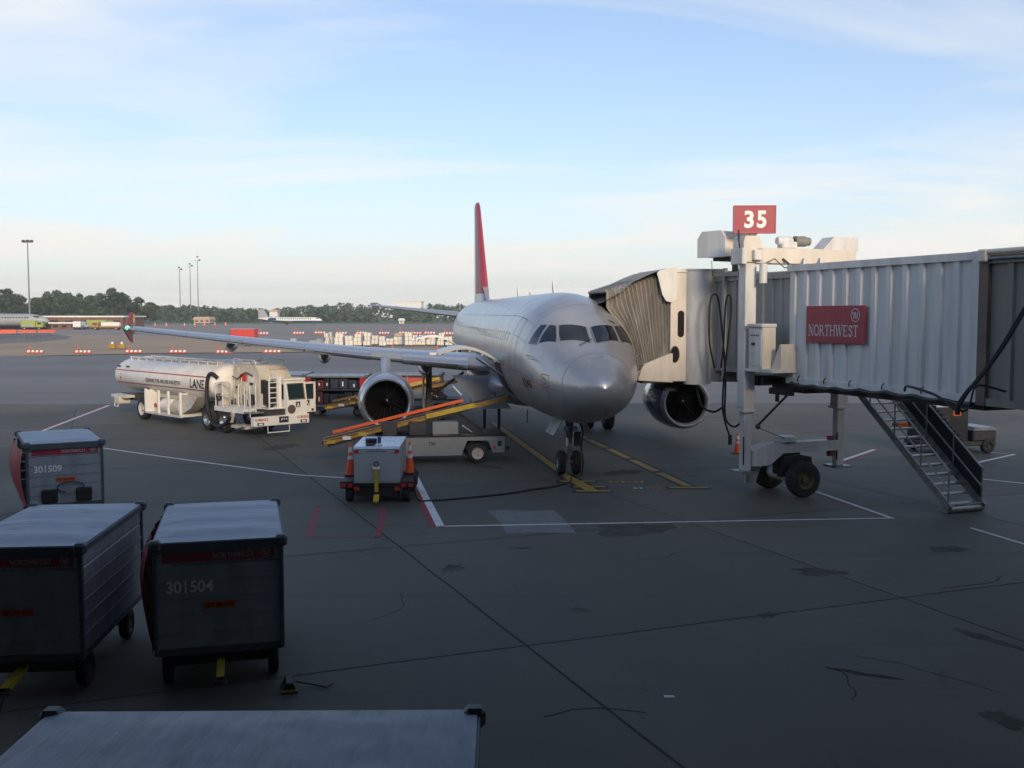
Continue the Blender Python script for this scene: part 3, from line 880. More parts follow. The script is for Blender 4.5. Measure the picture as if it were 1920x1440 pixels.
# ------------------------------------------------------------------ far jets and vehicles
def far_jet(name, label, L, r, loc, rz, body, low, tail, eng):
    t = thing(name, label, 'airplane', loc, rz)
    zc = r + L * .035
    def sec(x, rr, dz=0, lo=-PI, hi=PI):
        return [(x, rr * math.cos(a), zc + dz + rr * math.sin(a)) for a in np.linspace(lo, hi, 21)]
    prof = [(L / 2, .03, -.25), (L / 2 - r * .35, .4, -.2), (L / 2 - r, .66, -.14), (L / 2 - 2 * r, .9, -.05), (L / 2 - 3.4 * r, 1, 0), (-L / 2 + 7 * r, 1, 0), (-L / 2 + 4 * r, .82, .14), (-L / 2 + 2 * r, .5, .35), (-L / 2, .12, .5)]
    MB().grid([sec(x, r * k, dz * r, -.35, PI + .35) for x, k, dz in prof]).build('fuselage', body, t)
    MB().grid([sec(x, r * k * 1.004, dz * r, PI + .35, 2 * PI - .35) for x, k, dz in prof]).build('belly', low, t)
    q = MB()
    nw = int(L * .55 / .9)
    for i in range(nw):
        q = MB().box(L * .32 - i * .9, L * .32 - i * .9 + .42, -r * .985, r * .985, zc + r * .22, zc + r * .22 + .5); q.build('cabin_window', 'dark_window', t)
    MB().box(L / 2 - 2.3 * r, L / 2 - 1.45 * r, -r * .78, r * .78, zc + r * .35, zc + r * .62).build('cockpit_window', 'dark_window', t)
    MB().prism([(-L / 2 + .3, zc + r * .6), (-L / 2 + r * 4.2, zc + r * .9), (-L / 2 + r * 2.2, zc + r * 4.2), (-L / 2 + r * .3, zc + r * 4.3)], -.15, .15).build('fin', tail, t)
    MB().add([(-L / 2 + r * 2.3, 0, zc + r * 4.25), (-L / 2 + r * .2, r * 2.6, zc + r * 4.3), (-L / 2 - r * .5, r * 2.6, zc + r * 4.3), (-L / 2 + .1, 0, zc + r * 4.25), (-L / 2 + r * .2, -r * 2.6, zc + r * 4.3), (-L / 2 - r * .5, -r * 2.6, zc + r * 4.3),
              (-L / 2 + r * 2.3, 0, zc + r * 4.45), (-L / 2 + r * .2, r * 2.6, zc + r * 4.4), (-L / 2 - r * .5, r * 2.6, zc + r * 4.4), (-L / 2 + .1, 0, zc + r * 4.45), (-L / 2 + r * .2, -r * 2.6, zc + r * 4.4), (-L / 2 - r * .5, -r * 2.6, zc + r * 4.4)],
             [(0, 1, 2, 3), (0, 3, 5, 4), (6, 9, 8, 7), (6, 10, 11, 9), (0, 6, 7, 1), (0, 4, 10, 6), (1, 7, 8, 2), (4, 5, 11, 10), (2, 8, 9, 3), (3, 9, 11, 5)]).build('tailplane', tail, t)
    for s in (-1, 1):
        MB().lathe([(0, r * .30), (.1, r * .42), (r * 1.2, r * .46), (r * 2.6, r * .40), (r * 3, r * .25)], (-L / 2 + 7.4 * r, s * r * 1.5, zc + r * .3), (-1, 0, 0), 16).build('engine', eng, t)
        MB().add([(L * .06, s * r * .5, zc - r * .7), (-L * .10, s * r * .5, zc - r * .7), (-L * .17, s * L * .34, zc - r * .2), (-L * .13, s * L * .34, zc - r * .2),
                  (L * .06, s * r * .5, zc - r * .5), (-L * .10, s * r * .5, zc - r * .5), (-L * .17, s * L * .34, zc - r * .1), (-L * .13, s * L * .34, zc - r * .1)],
                 [(0, 1, 2, 3), (7, 6, 5, 4), (0, 4, 5, 1), (2, 6, 7, 3), (0, 3, 7, 4), (1, 5, 6, 2)]).build('wing', 'far_grey', t)
        wheel(t, (-L * .06, s * 1.7, .45), .45, .3, (0, 1, 0), 'far_grey', lugs=False)
        MB().cyl((-L * .06, s * 1.7, .45), (-L * .06, s * 1.6, zc - r * .6), .1, n=8).build('gear_strut', 'far_grey', t)
    wheel(t, (L * .37, 0, .35), .35, .3, (0, 1, 0), 'far_grey', lugs=False)
    MB().cyl((L * .37, 0, .3), (L * .37, 0, zc - r * .8), .08, n=8).build('gear_strut', 'far_grey', t)
    return t


far_jet('regional_jet', 'white and blue regional jet taxiing in the distance', 31, 1.25, (-105.3, 492, -.12), R(-3), 'far_white', 'far_blue', 'far_grey', 'far_blue')
lj = far_jet('parked_jet', 'pale grey jet parked by the low building at far left', 36, 2.0, (-172.5, 345, -.12), R(4), 'far_grey', 'far_grey', 'far_white', 'far_white')


def far_truck(name, label, cat, loc, rz, L, h, cabm, bodym, tank=None):
    t = thing(name, label, cat, loc, rz)
    MB().box(-L / 2, L / 2, -1.2, 1.2, .55, .85).build('chassis', 'dark_steel', t)
    MB().prism([(L / 2 - 2.2, .85), (L / 2, .85), (L / 2, 1.7), (L / 2 - .35, h * .92), (L / 2 - 2.2, h * .92)], -1.2, 1.2).build('cab', cabm, t)
    MB().box(L / 2 - 1.7, L / 2 - .5, -1.23, 1.23, 1.7, h * .82).build('side_window', 'dark_window', t)
    if tank:
        MB().lathe([(0, .05), (.05, .8), (.3, .95), (L - 3.2, .95), (L - 3, .8), (L - 2.95, .05)], (-L / 2 + .1, 0, h * .62), (1, 0, 0), 18).build('tank', tank, t)
        MB().box(-L / 2, L / 2 - 2.4, -1.22, 1.22, .85, 1.25).build('side_skirt', bodym, t)
    else:
        MB().box(-L / 2, L / 2 - 2.4, -1.25, 1.25, .85, h, .05).build('body', bodym, t)
        MB().box(-L / 2 + .4, L / 2 - 3, -1.28, 1.28, 1.0, 1.5).build('locker', 'far_grey', t)
    for x in (-L / 2 + 1.1, L / 2 - 1.2):
        for s in (-1, 1):
            wheel(t, (x, s * 1.0, .5), .5, .35, (0, 1, 0), 'rim_white', lugs=False)
    return t


far_truck('fire_truck', 'lime yellow fire truck beside the parked jet', 'fire truck', (-158.5, 343, -.1), R(5), 7, 2.9, 'lime', 'lime')
far_truck('fire_truck', 'lime yellow fire truck behind the yellow tank truck', 'fire truck', (-139.5, 352, -.1), R(2), 9, 3.1, 'lime', 'lime')
far_truck('tank_truck', 'white tank truck with a yellow lower body in the far field', 'truck', (-131.0, 335, -.1), R(180), 9, 2.6, 'loader_yellow', 'loader_yellow', tank='roof_white')
far_truck('box_truck', 'small white box truck parked beside the brown hut', 'truck', (-142, 341, -.1), R(90), 6, 2.7, 'far_white', 'far_white')


# ------------------------------------------------------------------ field clutter
def barricade():
    t = thing('barricade', '', 'barricade')
    MB().box(-1.2, 1.2, -.14, .14, 0, .26, .04).build('board', 'barricade_orange', t)
    for i in range(4):
        x = -.92 + i * .56
        MB().prism([(x, .12), (x + .28, .12), (x + .34, .36), (x + .06, .36)], -.16, .16).build('white_block', 'print_white', t)
    MB().cyl((-.55, 0, .2), (-.62, 0, .75), .03, n=6).build('flag_staff', 'barricade_orange', t)
    MB().box(-.72, -.50, -.03, .03, .66, .95, .02).build('warning_lamp', 'barricade_orange', t)
    return t


b0 = barricade(); bi = 0
for px in (65, 155, 250, 333, 420, 510, 745, 828):
    Y = 135.5 + (px % 7) * .25
    x = (px - 960) / 1940 * Y
    lab = f'low orange and white barricade, {ORD[bi]} from the left along the apron edge'
    if bi == 0:
        b0.location = (x, Y, 0); b0['label'] = lab; b0['group'] = 'barricades along the apron edge'
    else:
        copy_thing(b0, lab, (x, Y, 0), random.uniform(-.12, .12), 'barricades along the apron edge')
    bi += 1
for i, px in enumerate((492, 560, 600, 640, 678, 720, 757, 780, 805, 840)):
    Y = 262 + (i * 13 % 9)
    c = copy_thing(b0, f'distant orange barricade, {ORD[i]} from the left beyond the cartons', ((px - 960) / 1940 * Y, Y, -.1), random.uniform(-.3, .3), 'orange barricades in the far field')
    c.scale = (1.3, 1.3, 1.6)


def cone(h=0.75, stripes=True, base='black_rubber'):
    t = thing('traffic_cone', '', 'cone')
    MB().box(-.19, .19, -.19, .19, 0, .035, .012).build('base', base, t)
    MB().lathe([(.035, .145), (.05, .13), (h * .97, .028), (h, .02), (h, .001)], (0, 0, 0), (0, 0, 1), 20).build('body', 'cone_orange', t)
    if stripes:
        for a, b in ((.50, .62), (.72, .88)):
            ra = .13 - (a * h - .05) / (h * .97 - .05) * .102 + .003; rb = .13 - (b * h - .05) / (h * .97 - .05) * .102 + .003
            MB().lathe([(a * h, ra), (b * h, rb)], (0, 0, 0), (0, 0, 1), 20).build('reflective_band', 'reflective', t)
    return t


cone0 = cone()
cone0.location = (8.38, 38.16, 0); cone0['label'] = 'orange traffic cone on the apron beside the jet bridge column'; cone0['group'] = 'orange traffic cones'
for i, px in enumerate((292, 313, 347, 366, 384, 404, 424)):
    Y = 400 + i * 6
    c = copy_thing(cone0, f'far orange marker drum, {ORD[i]} from the left near the light poles', ((px - 960) / 1940 * Y, Y, -.1), 0, 'far orange markers')
    c.scale = (3.4, 3.4, 2.2); c.name = 'marker_drum'; c['category'] = 'drum'

# orange fence sections and gravel berm with guard rail at far left
for i in range(9):
    x = -146 + i * 4.4; y = 242 + i * .6
    t = thing('fence_section', f'orange plastic barrier section, {ORD[i]} from the left along the gravel bank', 'barrier', (x, y, -.05), R(4), 'orange barrier sections')
    q = MB().prism([(-.45, 0), (.45, 0), (.2, .5), (.12, 1.35), (-.12, 1.35), (-.2, .5)], -2.0, 2.0, 'x'); q.build('block', 'barricade_orange' if i % 3 else 'cone_orange', t)
    for k in (-1.3, 0, 1.3):
        MB().box(k - .3, k + .3, -.47, -.2, .25, .5).build('white_stripe', 'print_white', t)
rows = []
for i, (x, y, h) in enumerate([(-110, 148, 1.2), (-96, 165, 1.5), (-92, 190, 1.4), (-97, 215, 1.1), (-105, 236, .4)]):
    rows.append([(x - 9, y, -.1), (x - 5, y, h * .8), (x, y, h), (x + 2.5, y, h * .55), (x + 5, y, -.1)])
o = MB().grid(rows).build('gravel_bank', 'gravel'); tag(o, kind='structure')
gt = thing('guard_rail', 'grey guard rail running along the gravel bank at far left', 'guard rail', (0, 0, 0))
MB().tube([(-108, 146, 1.35), (-93.5, 165, 1.6), (-89.5, 190, 1.5), (-94.5, 215, 1.1)], .16, 6).build('rail', 'galv', gt)
for p in [(-108, 146), (-100, 156), (-93.5, 165), (-91, 178), (-89.5, 190), (-92, 203), (-94.5, 215)]:
    MB().cyl((*p, 0), (*p, 1.5), .09, n=6).build('post', 'galv', gt)

# mobile light tower by the wing tip
t = thing('generator_trailer', 'dark olive generator trailer with raised mast near the wing tip', 'trailer', (-98.5, 268, -.1))
MB().box(-1.4, 1.4, -.9, .9, .5, 3.0, .1).build('housing', 'bridge_frame', t)
MB().cyl((.8, 0, 2.8), (.8, 0, 5.2), .28, .18, n=8).build('mast', 'loader_yellow', t)
MB().cyl((-1.1, 0, 2.8), (-1.1, 0, 4.4), .18, n=8).build('exhaust_stack', 'bridge_frame', t)
MB().box(-.4, .5, -.96, -.88, 1.0, 1.9).build('orange_panel', 'cone_orange', t)
for s in (-1, 1): wheel(t, (0, s * .95, .45), .45, .25, (0, 1, 0), lugs=False)
t = thing('portable_beacon', 'small yellow portable beacon pair standing on the dirt', 'beacon', (-58.0, 152, 0))
for s in (-1, 1):
    MB().box(-.5 + s * .7, .5 + s * .7, -.3, .3, 0, .7, .1).build('beacon_body', 'loader_yellow', t); MB().ball((s * .7, 0, .85), .2).build('beacon_lamp', 'print_white', t)

# red container and crates
t = thing('cargo_container', 'red shipping container standing beyond the wing', 'container', (-49.6, 192, -.05), R(-6))
MB().box(-2.3, 2.3, -1.1, 1.1, .15, 2.35).build('shell', 'container_red', t)
for i in range(9):
    MB().box(-2.15 + i * .5, -1.97 + i * .5, -1.16, -1.08, .25, 2.25).build('side_rib', 'container_red', t)
MB().box(-2.36, 2.36, -1.17, 1.17, 2.35, 2.45).build('roof_frame', 'far_grey', t)
MB().box(-2.36, -2.2, -1.18, 1.18, .1, 2.35).build('corner_post', 'bridge_frame', t)

rnd = random.Random(12)
stacks = [(628, 662, 402, 'w'), (664, 690, 395, 'w'), (718, 795, 395, 'w'), (803, 870, 420, 'w'), (888, 955, 397, 'w'), (980, 1040, 395, 'w'), (1045, 1105, 420, 'w'), (1110, 1170, 418, 'w'), (1172, 1236, 448, 'w'), (1240, 1330, 405, 't'), (1342, 1410, 405, 'w'), (1412, 1460, 415, 'w'), (1466, 1530, 415, 'w'), (1540, 1620, 425, 'w'), (1642, 1700, 400, 'w'), (1704, 1768, 430, 'w')]
LV = ['bottom', 'second', 'third', 'fourth']
for si, (a, b, top, kd) in enumerate(stacks):
    Y = 168 + rnd.uniform(-3, 4)
    x0 = (480 + a / 4.8 - 960) / 1940 * Y; x1 = (480 + b / 4.8 - 960) / 1940 * Y
    H = (508 - top) / 4.8 / 1940 * Y
    t = thing('pallet', f'wooden pallet under the {ORD[si]} carton stack from the left', 'pallet', ((x0 + x1) / 2, Y, -.05), 0, 'pallets under the carton stacks')
    w = x1 - x0
    for k in range(5): MB().box(-w / 2, w / 2, -.9 + k * .42, -.75 + k * .42, .12, .18).build('slat', 'pallet_wood', t)
    for k in (-1, 0, 1): MB().box(k * (w / 2 - .1) - .08, k * (w / 2 - .1) + .08, -.9, .95, 0, .12).build('runner', 'pallet_wood', t)
    nl = max(2, min(4, round(H / .65)))
    z = .13; lev = 0
    for k in range(nl):
        h = H / nl * rnd.uniform(.85, 1.1)
        if kd == 't': m = 'carton_tan' if k == nl - 1 else 'carton_white'
        else: m = 'carton_white'
        ww = w * rnd.uniform(.78, 1.0) if k else w
        jx = rnd.uniform(-.12, .12)
        c = thing('carton', f'{"tan" if m == "carton_tan" else "white"} carton, {LV[k]} layer of the {ORD[si]} stack from the left', 'carton', ((x0 + x1) / 2 + jx, Y + rnd.uniform(-.1, .1), z), rnd.uniform(-.06, .06), 'cartons stacked in the field')
        MB().box(-ww / 2, ww / 2, -.85, .85, 0, h - .02, .03).build('box', m, c)
        MB().box(-.06, .06, -.86, .86, .05, h - .01).build('tape', 'carton_tan', c)
        z += h
for i in range(16):
    x = -47 + i * 1.25 + rnd.uniform(-.4, .4); Y = 170 + rnd.uniform(-4, 6); h = rnd.uniform(.4, 1.1); w = rnd.uniform(.7, 1.6)
    m = rnd.choice(['carton_white', 'far_grey', 'far_grey', 'dark_steel', 'far_white'])
    c = thing('crate', f'{"pale" if m in ("carton_white", "far_white") else "dark grey"} low crate, {ORD[i]} from the left in the clutter beside the cartons', 'crate', (x, Y, -.05), rnd.uniform(-.4, .4), 'low crates beside the cartons')
    MB().box(-w / 2, w / 2, -.5, .5, 0, h, .03).build('box', m, c)
    MB().box(-w / 2 - .04, w / 2 + .04, -.54, .54, h, h + .08).build('lid', m, c)
# ------------------------------------------------------------------ the airliner (local axes: x left wing, y aft, z up)
def pchip(xs, ys, x):
    xs = np.array(xs, float); ys = np.array(ys, float); h = np.diff(xs); d = np.diff(ys) / h
    m = np.zeros(len(xs)); m[0] = d[0]; m[-1] = d[-1]
    for i in range(1, len(xs) - 1):
        if d[i - 1] * d[i] > 0:
            w1 = 2 * h[i] + h[i - 1]; w2 = h[i] + 2 * h[i - 1]; m[i] = (w1 + w2) / (w1 / d[i - 1] + w2 / d[i])
    x = min(max(x, xs[0]), xs[-1]); i = int(np.clip(np.searchsorted(xs, x) - 1, 0, len(xs) - 2))
    t = (x - xs[i]) / h[i]
    return float((2 * t**3 - 3 * t**2 + 1) * ys[i] + (t**3 - 2 * t**2 + t) * h[i] * m[i] + (-2 * t**3 + 3 * t**2) * ys[i + 1] + (t**3 - t**2) * h[i] * m[i + 1])


FS = [0, .03, .12, .3, .6, 1.0, 1.5, 2.0, 2.5, 3.0, 3.6, 4.3, 5.2, 6.2, 7.2, 24.5, 27, 30, 33, 36, 37.5]
FT = [3.12, 3.24, 3.4, 3.6, 3.83, 4.05, 4.25, 4.5, 4.82, 5.12, 5.4, 5.63, 5.8, 5.87, 5.89, 5.89, 5.89, 5.87, 5.75, 5.42, 5.15]
FB = [3.08, 2.96, 2.81, 2.63, 2.44, 2.26, 2.11, 2.01, 1.93, 1.87, 1.82, 1.79, 1.77, 1.755, 1.75, 1.75, 1.98, 2.6, 3.4, 4.3, 4.7]
FW = [.02, .16, .33, .54, .77, 1.0, 1.22, 1.4, 1.54, 1.65, 1.75, 1.83, 1.91, 1.955, 1.975, 1.975, 1.95, 1.75, 1.3, .65, .22]


def FP(s, deg, off=0.0):
    """point on the fuselage skin at station s, angle deg (0 = left side, 90 = top), pushed out by off"""
    def raw(s, ph):
        tp = pchip(FS, FT, s); bt = pchip(FS, FB, s); w = pchip(FS, FW, s)
        return Vector((w * math.cos(ph), s, (tp + bt) / 2 + (tp - bt) / 2 * math.sin(ph)))
    ph = R(deg); p = raw(s, ph)
    if off:
        a = raw(s, ph + .01) - raw(s, ph - .01); b = raw(s + .01, ph) - raw(max(s - .01, 0), ph)
        n = a.cross(b).normalized()
        c = Vector((0, s, p.z * 0 + (pchip(FS, FT, s) + pchip(FS, FB, s)) / 2))
        if n.dot(p - c) < 0: n = -n
        p = p + n * off
    return p


air = thing('airliner', 'silver grey twin-jet airliner with a red tail parked nose-on at the gate', 'airplane', (2.52, 28.2, 0), .138)
air.rotation_euler = (0, .014, .138)
ss = list(np.concatenate([np.array([0, .015, .04, .08, .13, .2, .28, .38, .5, .64, .8]), np.arange(1.0, 7.3, .22), np.arange(8, 24.6, 1.5), np.arange(25, 37.6, .7)]))
q = MB(); q.grid([[FP(s, a) for a in np.arange(0, 360, 5)] for s in ss], closed=True)
fus = q.build('fuselage', 'silver', air, 180)


def skin_patch(name, corners, m, off=0.012, n=7, parent=None):
    """four (s,deg) corners -> curved panel lying on the skin"""
    (a, b, c, d) = corners
    rows = []
    for j in range(n):
        v = j / (n - 1); row = []
        for i in range(n):
            u = i / (n - 1)
            s = (a[0] * (1 - u) + b[0] * u) * (1 - v) + (d[0] * (1 - u) + c[0] * u) * v
            g = (a[1] * (1 - u) + b[1] * u) * (1 - v) + (d[1] * (1 - u) + c[1] * u) * v
            row.append(FP(s, g, off))
        rows.append(row)
    return MB().grid(rows).build(name, m, parent or fus, 180)


def skin_line(name, pts, w, m, off=0.006, parent=None):
    P = [FP(s, g, off) for s, g in pts]
    q = MB(); vs = []
    for i, p in enumerate(P):
        t = (P[min(i + 1, len(P) - 1)] - P[max(i - 1, 0)]).normalized()
        s, g = pts[i]; n = (FP(s, g, .05) - FP(s, g, .01)).normalized()
        k = t.cross(n).normalized() * w / 2
        vs += [p + k, p - k]
    q.add(vs, [(2 * i, 2 * i + 1, 2 * i + 3, 2 * i + 2) for i in range(len(P) - 1)])
    return q.build(name, m, parent or fus, 180)


def both(c): return [[(s, 90 - g) for s, g in c], [(s, 90 + g) for s, g in c]]


for c in both([(1.70, 3.2), (2.22, 37.0), (2.82, 30.0), (2.43, 2.6)]) + both([(2.27, 41.0), (2.88, 59.0), (3.10, 38.2), (2.88, 32.6)]) + both([(2.97, 61.8), (3.48, 68.2), (3.46, 45.8), (3.20, 40.4)]):
    skin_patch('cockpit_window', c, 'cockpit_glass')
    skin_line('window_frame', c + [c[0]], 0.035, 'gear_grey', .016)
for sgn in (1, -1):
    skin_line('wiper', [(1.62, 90 - sgn * 20), (1.74, 90 - sgn * 8), (1.86, 90 - sgn * 1)] if sgn < 0 else [(1.70, 90 - 6), (1.86, 90 - 16), (2.12, 90 - 28)], 0.035, 'black_metal', .03)
ring = lambda s, a, b: [(s, g) for g in np.linspace(a, b, 50)]
skin_line('radome_joint', ring(1.05, 0, 360), 0.016, 'gear_grey')
for s in (3.75, 6.9, 9.9, 12.6, 15.4, 18.3, 21.4, 24.4, 27.0):
    skin_line('panel_joint', ring(s, 0, 360), 0.018, 'gear_grey')
for a in (38, 142, 20, 160):
    skin_line('panel_joint', [(s, a) for s in np.linspace(3.8, 26, 40)], 0.014, 'gear_grey')
for a in (190, 215, 240, -10, -35):
    skin_line('panel_joint', [(s, a) for s in np.linspace(1.1, 10, 30)], 0.012, 'gear_grey')
# doors: passenger side left, service door right
for s0, s1, lo, hi in ((4.65, 5.45, -12, 40), (4.65, 5.40, 192, 142)):
    p = [(s0, lo)] + [(s0, g) for g in np.linspace(lo, hi, 14)] + [(s, hi) for s in np.linspace(s0, s1, 5)] + [(s1, g) for g in np.linspace(hi, lo, 14)] + [(s, lo) for s in np.linspace(s1, s0, 5)]
    skin_line('door_seal', p[1:], 0.022, 'dark_steel')
for s in np.arange(6.2, 29.5, .533):
    for g in (17, 163):
        skin_patch('cabin_window', [(s, g - 4.2), (s + .23, g - 4.2), (s + .23, g + 4.2), (s, g + 4.2)], 'dark_window', .008, 2)
# static port frame, fleet number and small placards on the right nose side
skin_line('red_placard', [(2.10, 174.5), (1.70, 171), (1.70, 188), (2.14, 192), (2.10, 174.5)], 0.022, 'mark_red', .01)
skin_line('red_placard', [(1.98, 177), (1.84, 180), (1.86, 184), (2.0, 187), (2.06, 182), (1.98, 177)], 0.016, 'mark_red', .01)
q = MB(); vs, fs = text_geo('3245', 0, .02)
q.add([FP(3.95 - x * .95, 204 - y * 9 - x * 3, .012) for x, y in vs], fs); q.build('fleet_number', 'print_dark', fus, 180)
q = MB(); vs, fs = text_geo('NORTHWEST', 0, .02)
skin_line('registration_strip', [(3.10, 62), (3.15, 55)], 0.08, 'print_dark', .01)
skin_line('scratch', [(0.85, 112), (0.75, 100), (0.80, 88), (.9, 84)], 0.012, 'gear_grey', .008)
for s, g, h in ((8.3, 90, .42), (17.0, 90, .5), (13.5, 90, .16)):
    b = FP(s, g)
    MB().prism([(s - .16, b.z - .02), (s + .2, b.z - .02), (s + .28, b.z + h), (s + .16, b.z + h)], -.015, .015, 'x').build('antenna', 'far_white', air)
for s in (2.9, 3.2):
    for g in (168, 12):
        b = FP(s, g); n = (FP(s, g, .1) - b)
        MB().tube([b, b + n * 1.2, b + n * 1.3 + Vector((0, -.22, 0))], .018, 6).build('pitot_probe', 'gear_grey', air)

# belly fairing
q = MB(); rows = []
for s in np.linspace(10.2, 20.8, 26):
    k = math.sin(PI * (s - 10.2) / 10.6) ** .55 if 10.2 < s < 20.8 else 0.0
    w = 1.55 + .72 * k; bt = 1.82 - .36 * k; tp = 2.6 + .75 * k
    rows.append([(w * math.cos(a) * (1 if math.sin(a) < 0 else .97), s, (2.55 if True else 0) + ((tp - 2.55) if math.sin(a) > 0 else (2.55 - bt)) * math.sin(a)) for a in np.linspace(0, 2 * PI, 40, endpoint=False)])
q.grid(rows, closed=True, caps=True); q.build('belly_fairing', 'silver', air, 60)


def airfoil(n=14):
    up = []; lo = []
    for i in range(n + 1):
        x = (1 - math.cos(PI * i / n)) / 2
        t = 5 * .12 * (.2969 * math.sqrt(x) - .126 * x - .3516 * x**2 + .2843 * x**3 - .1036 * x**4)
        c = .035 * (1 - (2 * x - 1) ** 2)
        up.append((x, c + t)); lo.append((x, c - t))
    return up[::-1] + lo[1:-1]


AF = airfoil()


def wing_sec(t, le, z, ch, inc=0.0, th=1.0):
    return [(t, le + x * ch * math.cos(inc), z + y * ch * th + (1 - x) * ch * math.sin(inc)) for x, y in AF]


def surf(name, secs, m, parent=air, ang=40):
    return MB().grid([wing_sec(*s) for s in secs], closed=True, caps=True).build(name, m, parent, ang)


for sg in (-1, 1):
    W = [(sg * 1.2, 11.6, 2.72, 6.9, R(3), .95), (sg * 2.4, 12.15, 2.82, 6.3, R(3), .92), (sg * 6.4, 14.15, 3.28, 4.1, R(1.6), .95), (sg * 11, 16.55, 3.72, 2.9, R(.6), .92), (sg * 16.7, 19.55, 4.26, 1.65, R(-.6), .9), (sg * 17.0, 19.9, 4.30, 1.2, R(-.6), .7)]
    wing = surf('wing', W, 'wing_grey')
    # leading edge slats, each its own panel wrapped round the nose of the wing
    def wat(t):
        for a, b in zip(W[:-1], W[1:]):
            if abs(a[0]) <= t <= abs(b[0]):
                k = (t - abs(a[0])) / (abs(b[0]) - abs(a[0])); return tuple(a[i] * (1 - k) + b[i] * k for i in range(6))
    nf = [i for i, (x, y) in enumerate(AF) if x < .16]
    for a, b in ((2.6, 5.1), (6.35, 9.0), (9.05, 11.6), (11.65, 14.1), (14.15, 16.5)):
        rows = []
        for k in np.linspace(0, 1, 6):
            t, le, z, ch, inc, th = wat(a + (b - a) * k); t = sg * abs(t)
            row = []
            for i in nf:
                x, y = AF[i]
                x2 = (x - .12) * 1.06 + .10; y2 = (y - .02) * 1.10 + .02
                row.append((t, le + x2 * ch * math.cos(inc), z + y2 * ch * th + (1 - x2) * ch * math.sin(inc)))
            rows.append(row)
        MB().grid(rows).build('slat', 'bare_alu', wing, 60)
    for t, L in ((4.0, 2.6), (8.3, 2.5), (12.4, 1.9)):
        w_ = wat(t); te = w_[1] + w_[3]
        MB().lathe([(-L * .62, .01), (-L * .5, .13), (-L * .2, .24), (L * .1, .24), (L * .4, .10), (L * .52, .01)], (sg * t, te - .5, w_[2] - .28), (0, 1, .08), 14).build('flap_track_fairing', 'wing_grey', wing)
    # wing tip fence
    q = MB().prism([(19.6, 4.28), (20.9, 3.72), (21.35, 3.62), (21.2, 4.28), (21.5, 5.0), (21.05, 4.98), (20.3, 4.5)], sg * 17.0, sg * 17.06, 'x'); q.build('wing_tip_fence', 'nwa_red', wing)
    MB().ball((sg * 16.92, 19.9, 4.32), .09, 10).build('navigation_lamp', 'nav_green' if sg < 0 else 'lamp_red', wing)
    # tailplane
    surf('tailplane', [(sg * .2, 31.2, 4.9, 4.0, 0, .8), (sg * 1.0, 31.6, 5.0, 3.6, 0, .8), (sg * 6.1, 34.6, 5.55, 1.35, 0, .75), (sg * 6.3, 34.9, 5.57, 1.0, 0, .5)], 'wing_grey')
    # engine
    ez = 1.80; et = sg * 5.75; e0 = 10.9
    dark = sg > 0
    nm = 'nacelle_dark' if dark else 'nacelle_silver'
    nac = MB().lathe([(.22, 1.0), (.5, 1.04), (1.1, 1.075), (1.9, 1.06), (2.7, .97), (3.3, .86), (3.3, .80), (2.8, .80)], (et, e0, ez), (0, 1, 0), 56).build('nacelle', nm, air)
    MB().lathe([(.22, .998), (.10, .968), (.03, .93), (0, .885), (.02, .845), (.08, .81), (.20, .785)], (et, e0, ez), (0, 1, 0), 56).build('inlet_lip', 'gear_grey' if dark else 'bare_alu', nac)
    MB().lathe([(.20, .785), (.6, .80), (1.05, .84), (1.05, .02)], (et, e0, ez), (0, 1, 0), 48).build('inlet_duct', 'inlet_liner', nac)
    MB().lathe([(.55, .005), (.62, .08), (.75, .16), (1.0, .25)], (et, e0, ez), (0, 1, 0), 24).build('spinner', 'fan_dark', nac)
    q = MB(); n = 14
    for i in range(n):
        a0 = 0.4 + i * .33; r0 = .03 + i * .009; y0 = .555 + i * .021
        a1 = a0 + .33; r1 = r0 + .009; y1 = y0 + .021
        for (a, r, y, b, rb, yb) in ((a0, r0, y0, a1, r1, y1),):
            c = lambda a, r, y: (et + math.cos(a) * r, e0 + y - .012, ez + math.sin(a) * r)
            q.add([c(a, r, y), c(a, r + .028, y + .012), c(b, rb + .028, yb + .012), c(b, rb, yb)], [(0, 1, 2, 3)])
    q.build('spinner_swirl', 'print_grey', nac)
    for i in range(24):
        a = 2 * PI * i / 24; da = 2 * PI / 24 * .62
        q = MB()
        rows = []
        for r_ in (.24, .5, .8):
            tw = .30 + .5 * r_
            rows.append([(et + r_ * math.cos(a + k * da), e0 + .98 - k * .10 * (1.3 - tw), ez + r_ * math.sin(a + k * da)) for k in (-.5, 0, .5)])
        q.grid(rows).build('fan_blade', 'fan_dark', nac)
    MB().lathe([(2.6, .78), (3.6, .62), (4.2, .45), (4.2, .38)], (et, e0, ez), (0, 1, 0), 32).build('core_nozzle', 'gear_grey', nac)
    MB().lathe([(3.7, .36), (4.6, .12), (4.9, .01)], (et, e0, ez), (0, 1, 0), 20).build('exhaust_plug', 'dark_steel', nac)
    rows = []
    for zz, y0, y1, w in ((ez + .95, e0 + .75, e0 + 4.2, .17), (ez + 1.25, e0 + 1.5, e0 + 4.8, .19), (3.42, e0 + 2.9, e0 + 5.4, .20)):
        rows.append([(et - w * .1, y0, zz), (et - w, y0 + .5, zz), (et - w, y1 - .8, zz), (et, y1, zz), (et + w, y1 - .8, zz), (et + w, y0 + .5, zz), (et + w * .1, y0, zz)])
    MB().grid(rows, closed=True, caps=True).build('pylon', nm, air)
    # strakes on the nacelle side
    MB().prism([(e0 + .7, ez + .70), (e0 + 1.7, ez + .70), (e0 + 1.6, ez + 1.02), (e0 + 1.2, ez + 1.0)], et - sg * .78, et - sg * .80, 'x').build('nacelle_strake', nm, nac)
    # main gear
    dz = sg * 3.8 * math.tan(.014)
